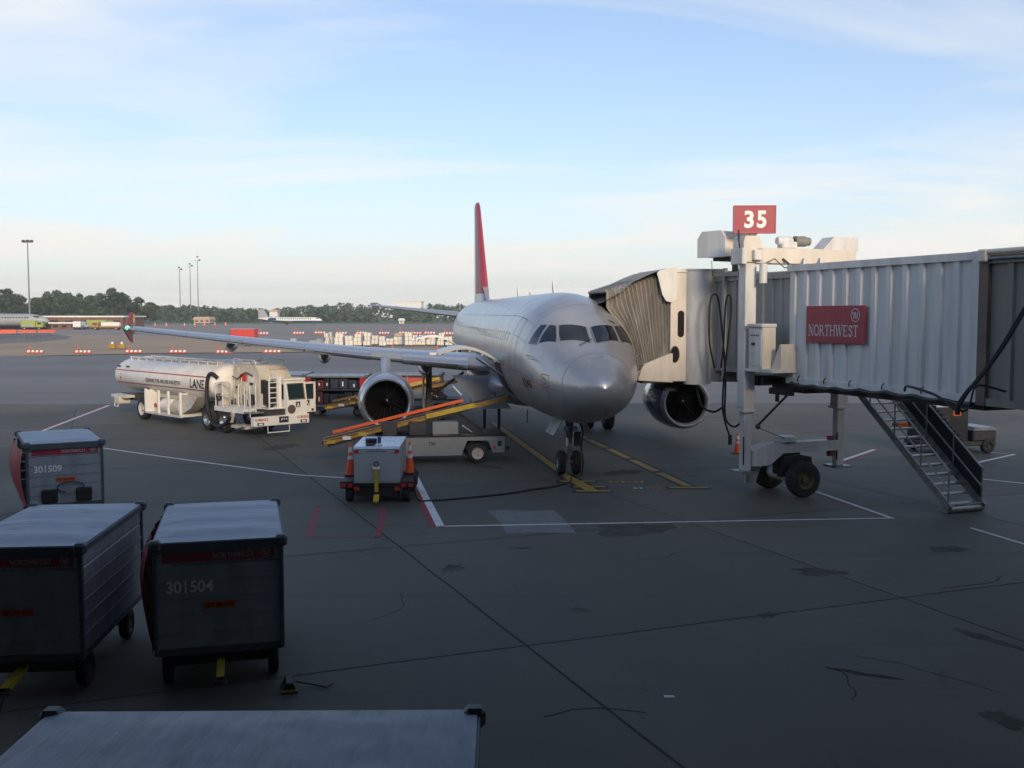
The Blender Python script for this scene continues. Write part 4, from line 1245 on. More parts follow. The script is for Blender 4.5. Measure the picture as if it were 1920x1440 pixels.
    mg = sg * 3.8
    st = MB().cyl((mg, 17.7, .5 + dz), (mg, 17.5, 3.1), .13, n=14); st.cyl((mg, 17.7, .58 + dz), (mg, 17.66, 1.25), .10, n=12); st.bar((mg - sg * .05, 17.5, 1.5), (mg - sg * 1.5, 17.3, 2.6), .12, .12)
    st.bar((mg, 17.9, .7 + dz), (mg, 18.15, 1.0), .10, .06); st.bar((mg, 18.15, 1.0), (mg, 17.65, 1.35), .10, .06); st.cyl((mg - .6, 17.7, .57 + dz), (mg + .6, 17.7, .57 + dz), .09, n=10)
    strut = st.build('main_gear_leg', 'gear_grey', air)
    MB().box(mg + sg * .22, mg + sg * .26, 17.05, 18.0, .95, 2.9, .01).build('gear_door', 'silver', strut)
    for k in (-.46, .46):
        wheel(air, (mg + k, 17.7, .575 + dz), .575, .42, (1, 0, 0), 'gear_grey')

# fin and rudder with bare leading edge
def fin_sec(z, le, ch, th): return [(y * ch * th, le + x * ch, z) for x, y in [(x, yy - .035 * (1 - (2 * x - 1) ** 2)) for x, yy in AF]]
q = MB().grid([fin_sec(5.5, 28.9, 6.6, .85), fin_sec(6.3, 29.5, 6.0, .85), (fin_sec(11.5, 33.6, 2.75, .8)), fin_sec(11.76, 34.0, 2.2, .6)], closed=True, caps=True)
fin = q.build('fin', 'silver', air)
rows = []
for z, le, ch, th in ((6.3, 29.5, 6.0, .85), (8.0, 30.85, 4.95, .84), (9.8, 32.25, 3.8, .82), (11.5, 33.6, 2.75, .8), (11.72, 33.95, 2.2, .62)):
    s_ = fin_sec(z, le, ch, th)
    rows.append([(x * 1.05, y - .012, z) for i, (x, y, z) in enumerate(s_) if AF[i][0] < .40])
MB().grid(rows).build('fin_red_panel', 'nwa_red', fin, 60)
q = MB().grid([[(0.03, 25.8, 5.86), (-.03, 25.8, 5.86)], [(.10, 28.5, 5.98), (-.10, 28.5, 5.98)], [(.14, 29.9, 6.7), (-.14, 29.9, 6.7)]]); q.build('dorsal_fillet', 'silver', fin)
skin_line('roof_shade_line', [(s, 90) for s in np.linspace(9, 27, 10)], .03, 'nwa_red', .02)  # shading ahead of the fin, painted as a thin red line

# nose gear
q = MB().cyl((0, 5.07, .38), (0, 4.95, 2.0), .085, n=14); q.cyl((0, 5.06, 1.0), (0, 4.95, 2.0), .115, n=14)
q.bar((0, 5.0, 1.25), (0, 5.9, 1.95), .08, .08); q.bar((0, 4.85, .62), (0, 4.72, .9), .10, .05); q.bar((0, 4.72, .9), (0, 4.9, 1.2), .10, .05)
q.cyl((-.34, 5.07, .38), (.34, 5.07, .38), .06, n=10)
ng = q.build('nose_gear_leg', 'gear_grey', air)
MB().lathe([(-.14, .13), (.14, .13)], (0, 4.99, 1.05), (0, .06, 1), 18).build('steering_collar', 'bare_alu', ng)
for k in (-.15, .15):
    MB().lathe([(0, .02), (.04, .09), (.06, .085), (.06, .001)], (k * .95, 4.86, 1.50), (0, -1, 0), 16).build('taxi_lamp', 'chrome', ng)
for k in (-1, 1):
    q = MB().add([(k * .36, 4.3, 1.82), (k * .36, 5.9, 1.80), (k * .62, 5.9, 1.30), (k * .62, 4.4, 1.32), (k * .38, 4.3, 1.82), (k * .38, 5.9, 1.80), (k * .64, 5.9, 1.30), (k * .64, 4.4, 1.32)], [(0, 1, 2, 3), (7, 6, 5, 4), (0, 4, 5, 1), (1, 5, 6, 2), (2, 6, 7, 3), (3, 7, 4, 0)])
    q.build('nose_gear_door', 'silver', ng)
    wheel(air, (k * .25, 5.07, .385), .385, .24, (1, 0, 0), 'gear_grey')
MB().box(.12, .32, 4.75, 4.82, .95, 1.4).build('gear_placard', 'dark_steel', ng)
MB().tube([(.28, 4.9, 1.85), (.40, 4.8, 1.4), (.36, 4.85, .9), (.42, 4.7, .4), (.30, 4.4, .06)], .03, 8).build('power_cable', 'black_rubber', ng)

# open cargo doors on the right side
for s0, s1, tip, rise in ((7.55, 9.4, 2.15, .30), (23.0, 24.8, 2.2, .42)):
    rows = []
    for k in np.linspace(0, 1, 14):
        x = -1.93 - tip * k; z = 3.42 + .95 * rise * k + .34 * math.sin(PI * k)
        rows.append([(x, s0, z), (x, s1, z), (x, s1, z + .10), (x, s0, z + .10)])
    d = MB().grid(rows, closed=True, caps=True).build('cargo_door', 'silver', air, 50)
    for y in (s0 + .02, s1 - .02):
        MB().tube([(-1.8, y, 3.0), (-2.6, y, 3.55)], .025, 6).build('door_strut', 'gear_grey', d)
    for k in np.linspace(.1, .9, 5):
        x = -1.93 - tip * k; z = 3.42 + .95 * rise * k + .34 * math.sin(PI * k)
        MB().box(x - .035, x + .035, s0 + .03, s1 - .03, z - .07, z).build('door_rib', 'gear_grey', d)
    MB().box(-1.93 - tip - .28, -1.93 - tip + .02, s0 + .3, s0 + .6, 3.42 + .95 * rise - .02, 3.42 + .95 * rise + .08, .02).build('door_latch', 'far_white', d)
    skin_patch('cargo_opening', [(s0, 180 + 8), (s1, 180 + 8), (s1, 180 + 46), (s0, 180 + 46)], 'black_rubber', .01, 8)
q = MB().prism([(-.5, 0), (.5, 0), (.4, .25), (-.4, .25)], 0, .05); 
MB().cyl((-1.05, 7.1, 1.9), (-1.05, 7.15, 1.45), .02, n=6).build('drain_mast', 'dark_steel', air)
# ------------------------------------------------------------------ jet bridge (local x towards the terminal, y to the far side)
BR = math.atan2(-.937, .35)
jb = thing('jet_bridge', 'grey and cream passenger jet bridge with gate sign 35 docked at the airliner', 'jet bridge', (7.6, 28.4, 0), BR)
cB, sB = math.cos(BR), math.sin(BR)


def WL(X, Y, Z):
    x, y = X - 7.6, Y - 28.4
    return (x * cB + y * sB, -x * sB + y * cB, Z)


def ribbed(name, x0, x1, y0, y1, z0, z1, m, pitch, rw, rd, start, ribmat=None):
    q = MB().box(x0, x1, y0, y1, z0, z1); t = q.build(name, m, jb)
    x = x0 + start
    while x + rw < x1:
        for yy, sg in ((y0, -1), (y1, 1)):
            r = MB().prism([(x, yy - .01 * sg), (x + rw, yy - .01 * sg), (x + rw - .035, yy + sg * rd), (x + .035, yy + sg * rd)], z0 + .06, z1 - .12, 'z')
            r.build('wall_rib', ribmat or m, t)
        x += pitch
    q = MB().box(x0 - .02, x1 + .02, y0 - rd - .03, y0 + .05, z1 - .12, z1 + .05); q.box(x0 - .02, x1 + .02, y1 - .05, y1 + rd + .03, z1 - .12, z1 + .05); q.build('roof_rail', m, t)
    q = MB().box(x0, x1, y0 - rd - .02, y0 + .06, z0 - .10, z0 + .06); q.box(x0, x1, y1 - .06, y1 + rd + .02, z0 - .10, z0 + .06); q.build('floor_rail', m, t)
    MB().prism([(y0, z1 + .05), (y1, z1 + .05), ((y0 + y1) / 2, z1 + .14)], x0 + .01, x1 - .01, 'x').build('roof', m, t)
    return t


tB = ribbed('outer_tunnel', 0, 6.85, 0, 2.1, 3.38, 6.44, 'bridge_wall', .535, .22, .065, .12)
tA = ribbed('inner_tunnel', -4.6, .3, .17, 1.93, 3.52, 6.28, 'bridge_inner', .46, .16, .05, .25)
tC = ribbed('rear_tunnel', 7.05, 29.4, -.06, 2.18, 3.34, 6.34, 'bridge_outer', .62, .2, .06, .5)
q = MB().box(6.85, 7.10, -.16, 2.28, 3.24, 6.46); q.build('end_frame', 'bridge_frame', tC)
MB().box(6.6, 6.88, -.12, -.02, 3.3, 6.5).build('frame_post', 'bridge_wall', tB)
q = MB().tube([(6.95, -.20, 6.46), (9, -.20, 6.46), (14, -.20, 6.46), (29, -.20, 6.46)], .06, 10); q.box(6.88, 7.14, -.28, -.12, 6.25, 6.52, .03); q.build('roof_pipe', 'bridge_cream', tC)
MB().tube([(7.1, -.20, 6.32), (10, -.20, 6.32), (29, -.20, 6.32)], .03, 8).build('conduit', 'galv', tC)
for x in (11.0, 27.5):
    q = MB().cyl((x, 1.05, 0), (x, 1.05, 3.2), .42, n=24) if x > 20 else MB().box(x, x + .4, -.2, 2.3, 2.95, 3.18)
    q.build('support', 'bridge_cream', tC)
q = MB().lathe([(3.0, 2.1), (6.9, 2.1), (7.1, 1.9), (7.2, .01)], (29.6, 1.05, 0), (0, 0, 1), 32); q.build('rotunda', 'bridge_outer', jb)
# sagging cable tray under the outer tunnel
q = MB(); pts = []
for i in range(40):
    x = 0.3 + i * 6.4 / 39; pts.append((x, -.13, 3.30 - .055 * abs(math.sin(i * .55)) - .02 * math.sin(i * .21)))
q.tube(pts, .045, 8); q.tube([(a, b + .05, c - .06 - .02 * math.sin(i)) for i, (a, b, c) in enumerate(pts)], .03, 6); q.build('floor_cables', 'dark_steel', tB)
MB().box(0.1, 6.8, .15, 1.95, 3.10, 3.30).build('underframe', 'dark_steel', tB)
for x in (.6, 1.7, 2.7, 3.9, 5.2):
    MB().tube([(x, -.12, 3.36), (x + .05, -.17, 3.45), (x + .1, -.14, 3.52)], .016, 5).build('cable_hook', 'dark_steel', tB)
for x in (.55, 1.25):
    MB().prism([(x, 6.49), (x + .16, 6.49), (x + .16, 6.62), (x + .10, 6.62)], -.09, -.05).build('roof_bracket', 'bridge_wall', tB)
# airline panel on the outer tunnel
sg = MB().box(.92, 3.22, -.135, -.075, 4.42, 5.38, .01).build('airline_panel', 'sign_red', tB)
q = MB(); put_serif(q, 'NORTHWEST', (1.05, -.139, 4.60), (1, 0, 0), (0, 0, 1), 1.98, .29); q.build('lettering', 'print_grey', sg)
q = MB(); put_logo(q, (2.90, -.139, 5.14), (1, 0, 0), (0, 0, 1), .17); q.build('emblem', 'print_grey', sg)

# lift columns, crossbeam, bogie
def column(y, m, name='lift_column'):
    c = MB().box(-1.33, -.97, y - .18, y + .18, 2.45, 6.95, .02).build(name, m, jb)
    MB().box(-1.27, -1.03, y - .125, y + .125, .72, 2.5, .015).build('inner_column', 'bridge_white', c)
    MB().box(-1.37, -.93, y - .22, y + .22, 2.40, 2.47).build('flange', m, c)
    MB().box(-1.45, -.85, y - .28, y + .28, .66, .72).build('base_plate', 'galv', c)
    q = MB()
    for i in range(4):
        for k in (-1, 1): q.cyl((-1.3 + i * .1, y + k * .183, 2.52), (-1.3 + i * .1, y + k * .20, 2.52), .018, n=6)
    q.build('bolts', 'galv', c)
    MB().box(-1.05, -1.0, y - .14, y - .125, .9, 1.7).build('slot', 'black_metal', c)
    return c


column(-.6, 'bridge_white')
c2 = column(2.6, 'bridge_white')
MB().cyl((-1.15, 2.32, 1.0), (-1.15, 2.32, 1.6), .1, n=10).build('red_cylinder', 'sign_red', c2)
q = MB().box(-1.42, -.88, -.50, 2.9, 6.58, 7.02, .02); q.build('crossbeam', 'bridge_cream', jb)
hd = MB().prism([(-.92, 6.62), (-.30, 6.62), (-.30, 7.12), (-.42, 7.34), (-.86, 7.34), (-.92, 7.2)], -1.42, -.88, 'x').build('column_head', 'bridge_cream', jb)
MB().box(-1.45, -.85, -.98, -.82, 6.55, 7.0, .02).build('head_cover', 'bridge_wall', hd)
MB().box(-.88, -.72, -.66, -.40, 6.66, 6.95, .02).build('junction_box', 'bridge_white', hd)
MB().cyl((-.66, -.42, 6.02), (-.66, -.42, 6.56), .11, n=18).build('floodlight_can', 'bridge_white', hd)
MB().tube([(-1.0, -.95, 6.9), (-1.05, -1.0, 7.35), (-1.1, -.95, 7.5), (-1.15, -.9, 7.3), (-1.15, -.9, 6.95)], .022, 6).build('cable_loop', 'dark_steel', hd)
MB().tube([(-.75, -.35, 6.55), (-.6, -.1, 6.7), (-.55, .2, 6.45), (-.4, .7, 6.5)], .018, 6).build('cable', 'dark_steel', hd)
mt = MB().box(-1.3, -1.0, .45, .95, 7.02, 7.22, .03); mt.lathe([(0, .001), (0, .10), (.06, .13), (.45, .13), (.5, .1)], (-1.15, .35, 7.24), (0, 1, 0), 18)
mt = mt.build('drive_gearbox', 'bridge_white', jb)
MB().lathe([(0, .08), (.02, .15), (.38, .15), (.42, .12), (.52, .12), (.53, .001)], (-1.15, .92, 7.24), (0, 1, 0), 20).build('drive_motor', 'bridge_outer', mt)
q = MB().prism([(1.72, 7.0), (2.95, 7.0), (2.95, 7.38), (2.1, 7.38)], -1.42, -.88, 'x'); q.build('beam_cover', 'bridge_white', jb)
for y in (.35, 1.05):
    MB().tube([(-.86, y, 6.72), (-.72, y + (.12 if y < .5 else -.12), 6.56)], .03, 6).build('stay', 'dark_steel', jb)
# bogie
bg = MB().prism([(-.45, .85), (.1, .85), (.55, 1.18), (2.55, 1.18), (2.55, 1.48), (.1, 1.48), (-.45, 1.30)], -1.36, -.94, 'x').build('bogie_beam', 'bridge_white', jb)
MB().lathe([(0, .30), (.03, .33), (.13, .33), (.17, .28), (.17, .001)], (-1.15, .75, 1.48), (0, 0, 1), 24).build('swivel_cap', 'bridge_white', bg)
MB().prism([(-.42, .30), (-.42, .85), (.25, .85), (.05, .70), (-.10, .30)], -1.44, -1.36, 'x').build('gusset', 'bridge_white', bg)
MB().cyl((-1.9, .8, .52), (-.6, .8, .52), .19, n=20).build('axle_motor', 'bridge_white', bg)
MB().box(-1.35, -.95, .45, 1.15, .55, 1.18, .03).build('pivot', 'black_metal', bg)
MB().prism([(.25, .55), (1.4, .55), (1.3, 1.08), (.9, 1.16), (.5, 1.1)], -.82, -.66, 'x').build('fender', 'black_metal', bg)
for x in (-.36, -2.0):
    wheel(bg, (x, .8, .51), .51, .36, (1, 0, 0), 'rim_yellow', rr=.52)
MB().tube([(-1.0, -.3, 2.0), (.6, -.1, 3.3)], .035, 8).build('brace', 'dark_steel', jb)
MB().tube([(-1.0, -.3, 1.95), (-.9, .6, 1.6)], .012, 6).build('brace_cable', 'dark_steel', jb)
MB().ball((-.98, -.3, 1.98), .08).build('brace_eye', 'dark_steel', jb)
q = MB().box(-.9, .6, .1, 1.9, 3.02, 3.36); q.box(-1.4, -.9, -.4, 2.5, 3.15, 3.42); q.box(-4.4, -.9, .3, 1.8, 3.25, 3.52); q.build('tunnel_support_frame', 'dark_steel', jb)
q = MB().box(-.55, .45, -.25, -.12, 2.95, 3.12); q.box(-.2, -.12, -.28, -.2, 2.75, 3.05); q.box(-.55, -.45, -.5, .3, 3.2, 3.4); q.build('hanging_bracket', 'black_metal', jb)

# control cabinet next to the column
cb = MB().box(-.78, -.12, -.78, -.34, 3.66, 4.80, .015).build('control_cabinet', 'bridge_cream', jb)
MB().box(-.82, -.10, -.82, -.32, 4.80, 4.90, .02).build('cabinet_lid', 'bridge_wall', cb)
MB().box(-.75, -.16, -.795, -.77, 3.75, 4.72, .005).build('cabinet_door', 'bridge_wall', cb)
q = MB()
for i in range(5): q.box(-.66 + i * .09, -.61 + i * .09, -.80, -.796, 4.56, 4.60)
q.box(-.62, -.44, -.80, -.796, 4.30, 4.38); q.build('vent_slots', 'print_dark', cb)
MB().prism([(-.12, 3.62), (.35, 3.62), (.35, 4.35), (.28, 4.35)], -.5, -.02).build('cabinet_bracket', 'bridge_cream', cb)
MB().box(-.85, .4, -.82, -.02, 3.58, 3.66).build('cabinet_shelf', 'bridge_white', cb)

# air handler box with gate sign
hv = thing('gate_sign', 'red gate number sign 35 with white numerals above the jet bridge', 'sign', (6.98, 30.05, 7.46), R(-3))
s_ = MB().box(-.58, .58, -.07, .07, .04, .80, .012).build('sign_box', 'sign_red', hv)
q = MB(); put_text(q, '3', (-.30, -.074, .17), (1, 0, 0), (0, 0, 1), .27, .50, 0, .035); put_text(q, '5', (.06, -.074, .17), (1, 0, 0), (0, 0, 1), .27, .50, 0, .035); q.build('numerals', 'print_white', s_)
q = MB().box(-.60, .60, -.085, .085, .79, .82); q.box(-.60, .60, -.085, .085, .02, .05); q.box(-.605, -.575, -.085, .085, .03, .81); q.box(.575, .605, -.085, .085, .03, .81); q.build('frame', 'nwa_red', s_)
MB().prism([(-.18, 0.03), (.10, .03), (-.02, -.14), (-.06, -.14)], -.05, .05).build('bracket', 'bridge_frame', hv)
ah = MB(); Mh = Matrix.Translation(Vector(WL(6.42, 31.2, 0))) @ Matrix.Rotation(-BR + R(34), 4, 'Z')
ah.M = Mh
ah.prism([(-.55, 6.86), (.55, 6.86), (.55, 7.40), (.38, 7.60), (-.38, 7.60), (-.55, 7.40)], -.62, .75, 'x')
ah.build('air_handler', 'bridge_cream', jb)
q = MB(); q.M = Mh; q.prism([(-.57, 6.84), (.57, 6.84), (.57, 7.40), (.39, 7.615), (-.39, 7.615), (-.57, 7.40)], -.64, -.60, 'x'); q.build('air_handler_end', 'bridge_wall', jb)
q = MB(); q.M = Mh; q.box(-.1, .7, -.45, .45, 6.76, 6.85); q.box(.35, .43, -.1, .1, 6.2, 6.8); q.build('air_handler_support', 'dark_steel', jb)
MB().tube([WL(5.95, 31, 6.75), WL(5.97, 31, 6.3)], .01, 5).build('drop_wire', 'dark_steel', jb)

# cab: box panel, curtain drum, rotunda core
MB().lathe([(3.05, 1.32), (6.42, 1.32), (6.5, 1.2), (6.55, .01)], WL(7.05, 33.5, 0), (0, 0, 1), 32).build('cab_rotunda', 'bridge_inner', jb)
ap, al = Vector((math.cos(.138), math.sin(.138))), Vector((-math.sin(.138), math.cos(.138)))


def PL(t, s, z):        # airliner coordinates -> bridge coordinates
    p = Vector((2.52, 28.2)) + ap * t + al * s
    return Vector(WL(p.x, p.y, z))


def pbox(name, t0, t1, s0, s1, z0, z1, m, parent=jb, b=.012):
    q = MB().box(t0, t1, s0, s1, z0, z1, b); q.v = [tuple(PL(*v)) for v in q.v]
    return q.build(name, m, parent)


cab = pbox('cab', 2.88, 4.6, 3.46, 6.7, 3.08, 6.46, 'bridge_cream')
q = MB().lathe([(2.99, .42), (6.50, .42)], WL(5.78, 32.25, 0), (0, 0, 1), 36); q.build('curtain_drum', 'bridge_white', jb)
q = MB().lathe([(6.50, .001), (6.50, .45), (6.54, .45), (6.54, .001)], WL(5.78, 32.25, 0), (0, 0, 1), 36); q.build('drum_cap', 'bridge_white', jb)


def stadium(cx, cz, w, h, n=10):
    r = w / 2
    return [(cx + r * math.cos(a), cz + h / 2 - r + r * math.sin(a)) for a in np.linspace(0, PI, n)] + [(cx + r * math.cos(a), cz - h / 2 + r + r * math.sin(a)) for a in np.linspace(PI, 2 * PI, n)]


q = MB().prism(stadium(3.21, 4.86, .20, .82), 3.44, 3.50); q.v = [tuple(PL(*v)) for v in q.v]; q.build('cab_window', 'dark_window', cab)
q = MB().prism([(3.03 + .13 * math.cos(a), 3.92 + .24 * math.sin(a)) for a in np.linspace(0, 2 * PI, 24)[:-1]], 3.44, 3.50); q.v = [tuple(PL(*v)) for v in q.v]; q.build('cab_porthole', 'dark_window', cab)
q = MB().prism([(3.03 + .155 * math.cos(a), 3.92 + .27 * math.sin(a)) for a in np.linspace(0, 2 * PI, 24)[:-1]], 3.45, 3.475); q.v = [tuple(PL(*v)) for v in q.v]; q.build('porthole_rim', 'bridge_frame', cab)
q = MB().prism([(1.86, 3.12), (2.95, 3.05), (2.95, 3.95), (2.88, 3.95), (2.05, 3.62), (1.95, 3.45)], 3.42, 3.62); q.v = [tuple(PL(*v)) for v in q.v]; q.build('floor_cheek', 'bridge_cream', cab)
pbox('floor_bumper', 1.62, 2.2, 3.5, 6.6, 3.12, 3.42, 'galv', cab)
pbox('cab_floor', 2.0, 3.0, 3.5, 6.6, 3.02, 3.12, 'dark_steel', cab)
q = MB().prism([(2.42, 6.42), (2.5, 6.5), (3.05, 6.62), (3.05, 5.62), (2.9, 5.52), (2.72, 5.56), (2.6, 5.75)], 3.38, 3.46); q.v = [tuple(PL(*v)) for v in q.v]; q.build('canopy_arm', 'bridge_white', cab)
pbox('cab_roof_edge', 2.7, 4.6, 3.42, 6.74, 6.44, 6.56, 'bridge_white', cab)
q = MB().box(2.95, 3.4, 4.2, 5.5, 2.72, 3.1); q.box(3.3, 4.2, 4.6, 5.2, 2.85, 3.1); q.v = [tuple(PL(*v)) for v in q.v]; q.build('cab_underframe', 'black_metal', cab)
# folding canopy: pleated arches hinged at the cab floor
def hw(z, s=4.0):
    tp, bt, w = pchip(FS, FT, s), pchip(FS, FB, s), pchip(FS, FW, s)
    k = (z - (tp + bt) / 2) / ((tp - bt) / 2)
    return w * math.sqrt(max(0, 1 - min(1, abs(k)) ** 2))
rows = []
NF = 30
for j in range(NF + 1):
    f = j / NF
    zig = (0.10 if j % 2 else -.04) * (1 if 0 < j < NF else .3)
    row = []
    # path: near side bottom -> top -> far side bottom
    def pos(u):          # u 0..1 up the side
        z0, z1 = 3.42, 6.42
        zf = 3.36 + (5.82 - 3.36) * u
        tf = max(hw(zf), .0) + .03
        if zf > 5.0: tf = max(tf, .98)
        tf = (1.90 + (.98 - 1.90) * u) * (1 - f ** 5) + tf * f ** 5
        tc = 2.90; zc = z0 + (z1 - z0) * u
        return Vector((tc + (tf - tc) * f, zc + (zf - zc) * f))
    for u in np.linspace(0, 1, 12):
        p = pos(u); row.append(PL(p.x, 3.62 - zig * (.4 + .6 * u) + .22 * f, p.y))
    p = pos(1)
    for s in np.linspace(3.9, 6.3, 6):
        row.append(PL(p.x - .05, s, p.y + zig * .7 + .05))
    for u in np.linspace(1, 0, 12):
        p = pos(u); row.append(PL(p.x, 6.55 + zig * (.4 + .6 * u) - .15 * f, p.y))
    rows.append(row)
bl = MB().grid(rows).build('folding_canopy', 'bellows', jb, 25)
for j in (4, 12, 20, NF):
    q = MB().tube([r + Vector((0, 0, .012)) for r in rows[j]], .022 if j < NF else .05, 6); q.build('canopy_hoop', 'bellows', bl)
q = MB().tube([(a := rows[j][5]) for j in range(4, NF + 1, 2)], .015, 5); q.build('canopy_strap', 'bridge_frame', bl)
q = MB().grid([[PL(2.95 - .42 * k, s, 6.52 - .045 * k * k + .03 * (k % 2)) for s in np.linspace(3.45, 6.65, 7)] for k in range(5)]); q.build('canopy_roof_sheet', 'bellows', bl)
q = MB().grid([[PL(1.35 - .2 * k, s, 5.80 - .10 * k + .02 * math.sin(s * 4)) for s in np.linspace(3.6, 6.5, 9)] for k in range(4)]); q.build('canopy_front_flap', 'bridge_frame', bl)

# hanging hoses in front of the cab joint
h1 = [(6.08, 31.0, 3.55), (5.91, 31.0, 4.35), (5.9, 31.0, 5.31), (5.96, 31.0, 5.69), (6.07, 31.0, 5.75), (6.16, 31.0, 5.59), (6.25, 31.0, 4.99), (6.35, 31.0, 4.03), (6.41, 31.0, 3.07), (6.4, 31.0, 2.26), (6.49, 31.0, 1.91), (6.71, 31.0, 1.78), (6.87, 30.6, 2.02), (6.9, 29.6, 2.35)]
h2 = [(6.25, 30.9, 3.56), (6.32, 30.9, 4.35), (6.35, 30.9, 5.3), (6.41, 30.9, 5.7), (6.51, 30.9, 5.65), (6.52, 30.9, 5.15), (6.43, 30.9, 4.19), (6.35, 30.9, 3.4), (6.31, 30.9, 2.43), (6.39, 30.9, 1.95), (6.55, 30.9, 1.47)]


def smooth(pts, n=5):
    P = [Vector(p) for p in pts]; out = []
    for i in range(len(P) - 1):
        a, b, c, d = P[max(i - 1, 0)], P[i], P[i + 1], P[min(i + 2, len(P) - 1)]
        for k in range(n):
            t = k / n
            out.append(.5 * ((2 * b) + (c - a) * t + (2 * a - 5 * b + 4 * c - d) * t * t + (3 * b - a - 3 * c + d) * t ** 3))
    return out + [P[-1]]


for h in (h1, h2):
    MB().tube(smooth([WL(*p) for p in h]), .03, 8).build('hose', 'black_rubber', jb)
MB().tube(smooth([WL(6.31, 31.0, 2.35), WL(6.1, 31.3, 2.2), WL(5.85, 31.8, 2.35), WL(5.75, 32.2, 2.9)]), .035, 8).build('hose', 'black_rubber', jb)
MB().cyl(WL(6.55, 30.9, 1.25), WL(6.55, 30.9, 1.55), .06, n=10).build('hose_coupling', 'black_metal', jb)
q = MB().box(-3.4, -3.3, -.02, .1, 3.2, 6.55); q.box(-2.6, -2.52, .02, .12, 3.2, 6.5); q.box(-3.4, -2.5, -.05, .06, 6.3, 6.42); q.build('hose_frame', 'bridge_inner', jb)
# cable bundle at the rear tunnel
for k, o in enumerate(((0, 0, 0), (.05, .02, .03), (-.04, .03, -.02))):
    b = [(10.02, 20.2, 5.31), (9.58, 20.2, 4.53), (9.18, 20.2, 3.96), (8.9, 20.2, 3.62), (8.73, 20.2, 3.33)]
    b = [(9.9 + .5, 19.9, 6.1)] + b
    MB().tube(smooth([WL(x + o[0], y + o[1], z + o[2]) for x, y, z in b]), .022, 8).build('cable_bundle', 'black_rubber', jb)
MB().tube(smooth([WL(*p) for p in [(8.73, 20.2, 3.33), (8.65, 20.3, 3.34), (8.51, 20.7, 3.54), (8.3, 21.6, 3.66), (8.6, 22.6, 3.5)]]), .028, 8).build('cable_bundle', 'black_rubber', jb)
MB().tube(smooth([WL(*p) for p in [(8.73, 20.2, 3.33), (8.83, 20.2, 3.27), (8.94, 20.2, 3.34), (9.01, 20.25, 3.48), (9.3, 20.6, 3.75), (10.0, 20.9, 3.6)]]), .022, 8).build('cable_bundle', 'black_rubber', jb)
MB().cyl(WL(8.73, 20.2, 3.20), WL(8.73, 20.2, 3.36), .05, n=10).build('cable_clamp', 'black_metal', jb)

# service stairs
st = MB()
xa, xb, ya, yb, zt, zb = -1.2, 3.1, 2.84, 3.95, 3.35, .12
for y in (ya, yb):
    st.bar((xa, y, zt), (xb, y, zb), .05, .20)
st.cyl((xb - .12, ya - .05, .11), (xb - .12, yb + .05, .11), .11, n=14)
st.box(-2.4, -1.15, 2.2, 3.8, 3.28, 3.36)
st = st.build('service_stairs', 'galv', jb)
n = 15
for i in range(n):
    k = (i + .5) / n
    x, z = xa + (xb - xa) * k, zt + (zb - zt) * k
    MB().box(x - .13, x + .13, ya + .03, yb - .03, z - .02, z + .02).build('step', 'galv', st)
for y, nm in ((ya, 'near'), (yb, 'far')):
    q = MB()
    for dz in (.5, .98):
        q.tube([(xa, y, zt + dz), (xb - .05, y, zb + dz)], .024, 8)
    for k in np.linspace(0.02, .98, 5):
        x, z = xa + (xb - xa) * k, zt + (zb - zt) * k
        q.tube([(x, y, z), (x, y, z + .98)], .022, 8)
    q.build('handrail', 'galv', st)
MB().add([(xa, yb + .03, zt + .05), (xb - .1, yb + .03, zb + .1), (xb - .1, yb + .03, zb + .95), (xa, yb + .03, zt + .95), (xa, yb + .045, zt + .05), (xb - .1, yb + .045, zb + .1), (xb - .1, yb + .045, zb + .95), (xa, yb + .045, zt + .95)], [(0, 1, 2, 3), (7, 6, 5, 4), (0, 4, 5, 1), (3, 2, 6, 7), (1, 5, 6, 2), (0, 3, 7, 4)]).build('canvas_side_panel', 'stair_navy', st)
q = MB()
for i in range(26):
    k = i / 25; x, z = xa + .2 + (xb - xa - 1.2) * k, zt + (zb - zt) * (k * .78 + .03)
    q.box(x - .05, x + .05, yb + .05, yb + .14, z + .95, z + 1.08)
q.build('cable_chain', 'black_rubber', st)
MB().box(.55, .85, 3.1, 3.4, 2.02, 2.12).build('orange_tag', 'orange_decal', st)
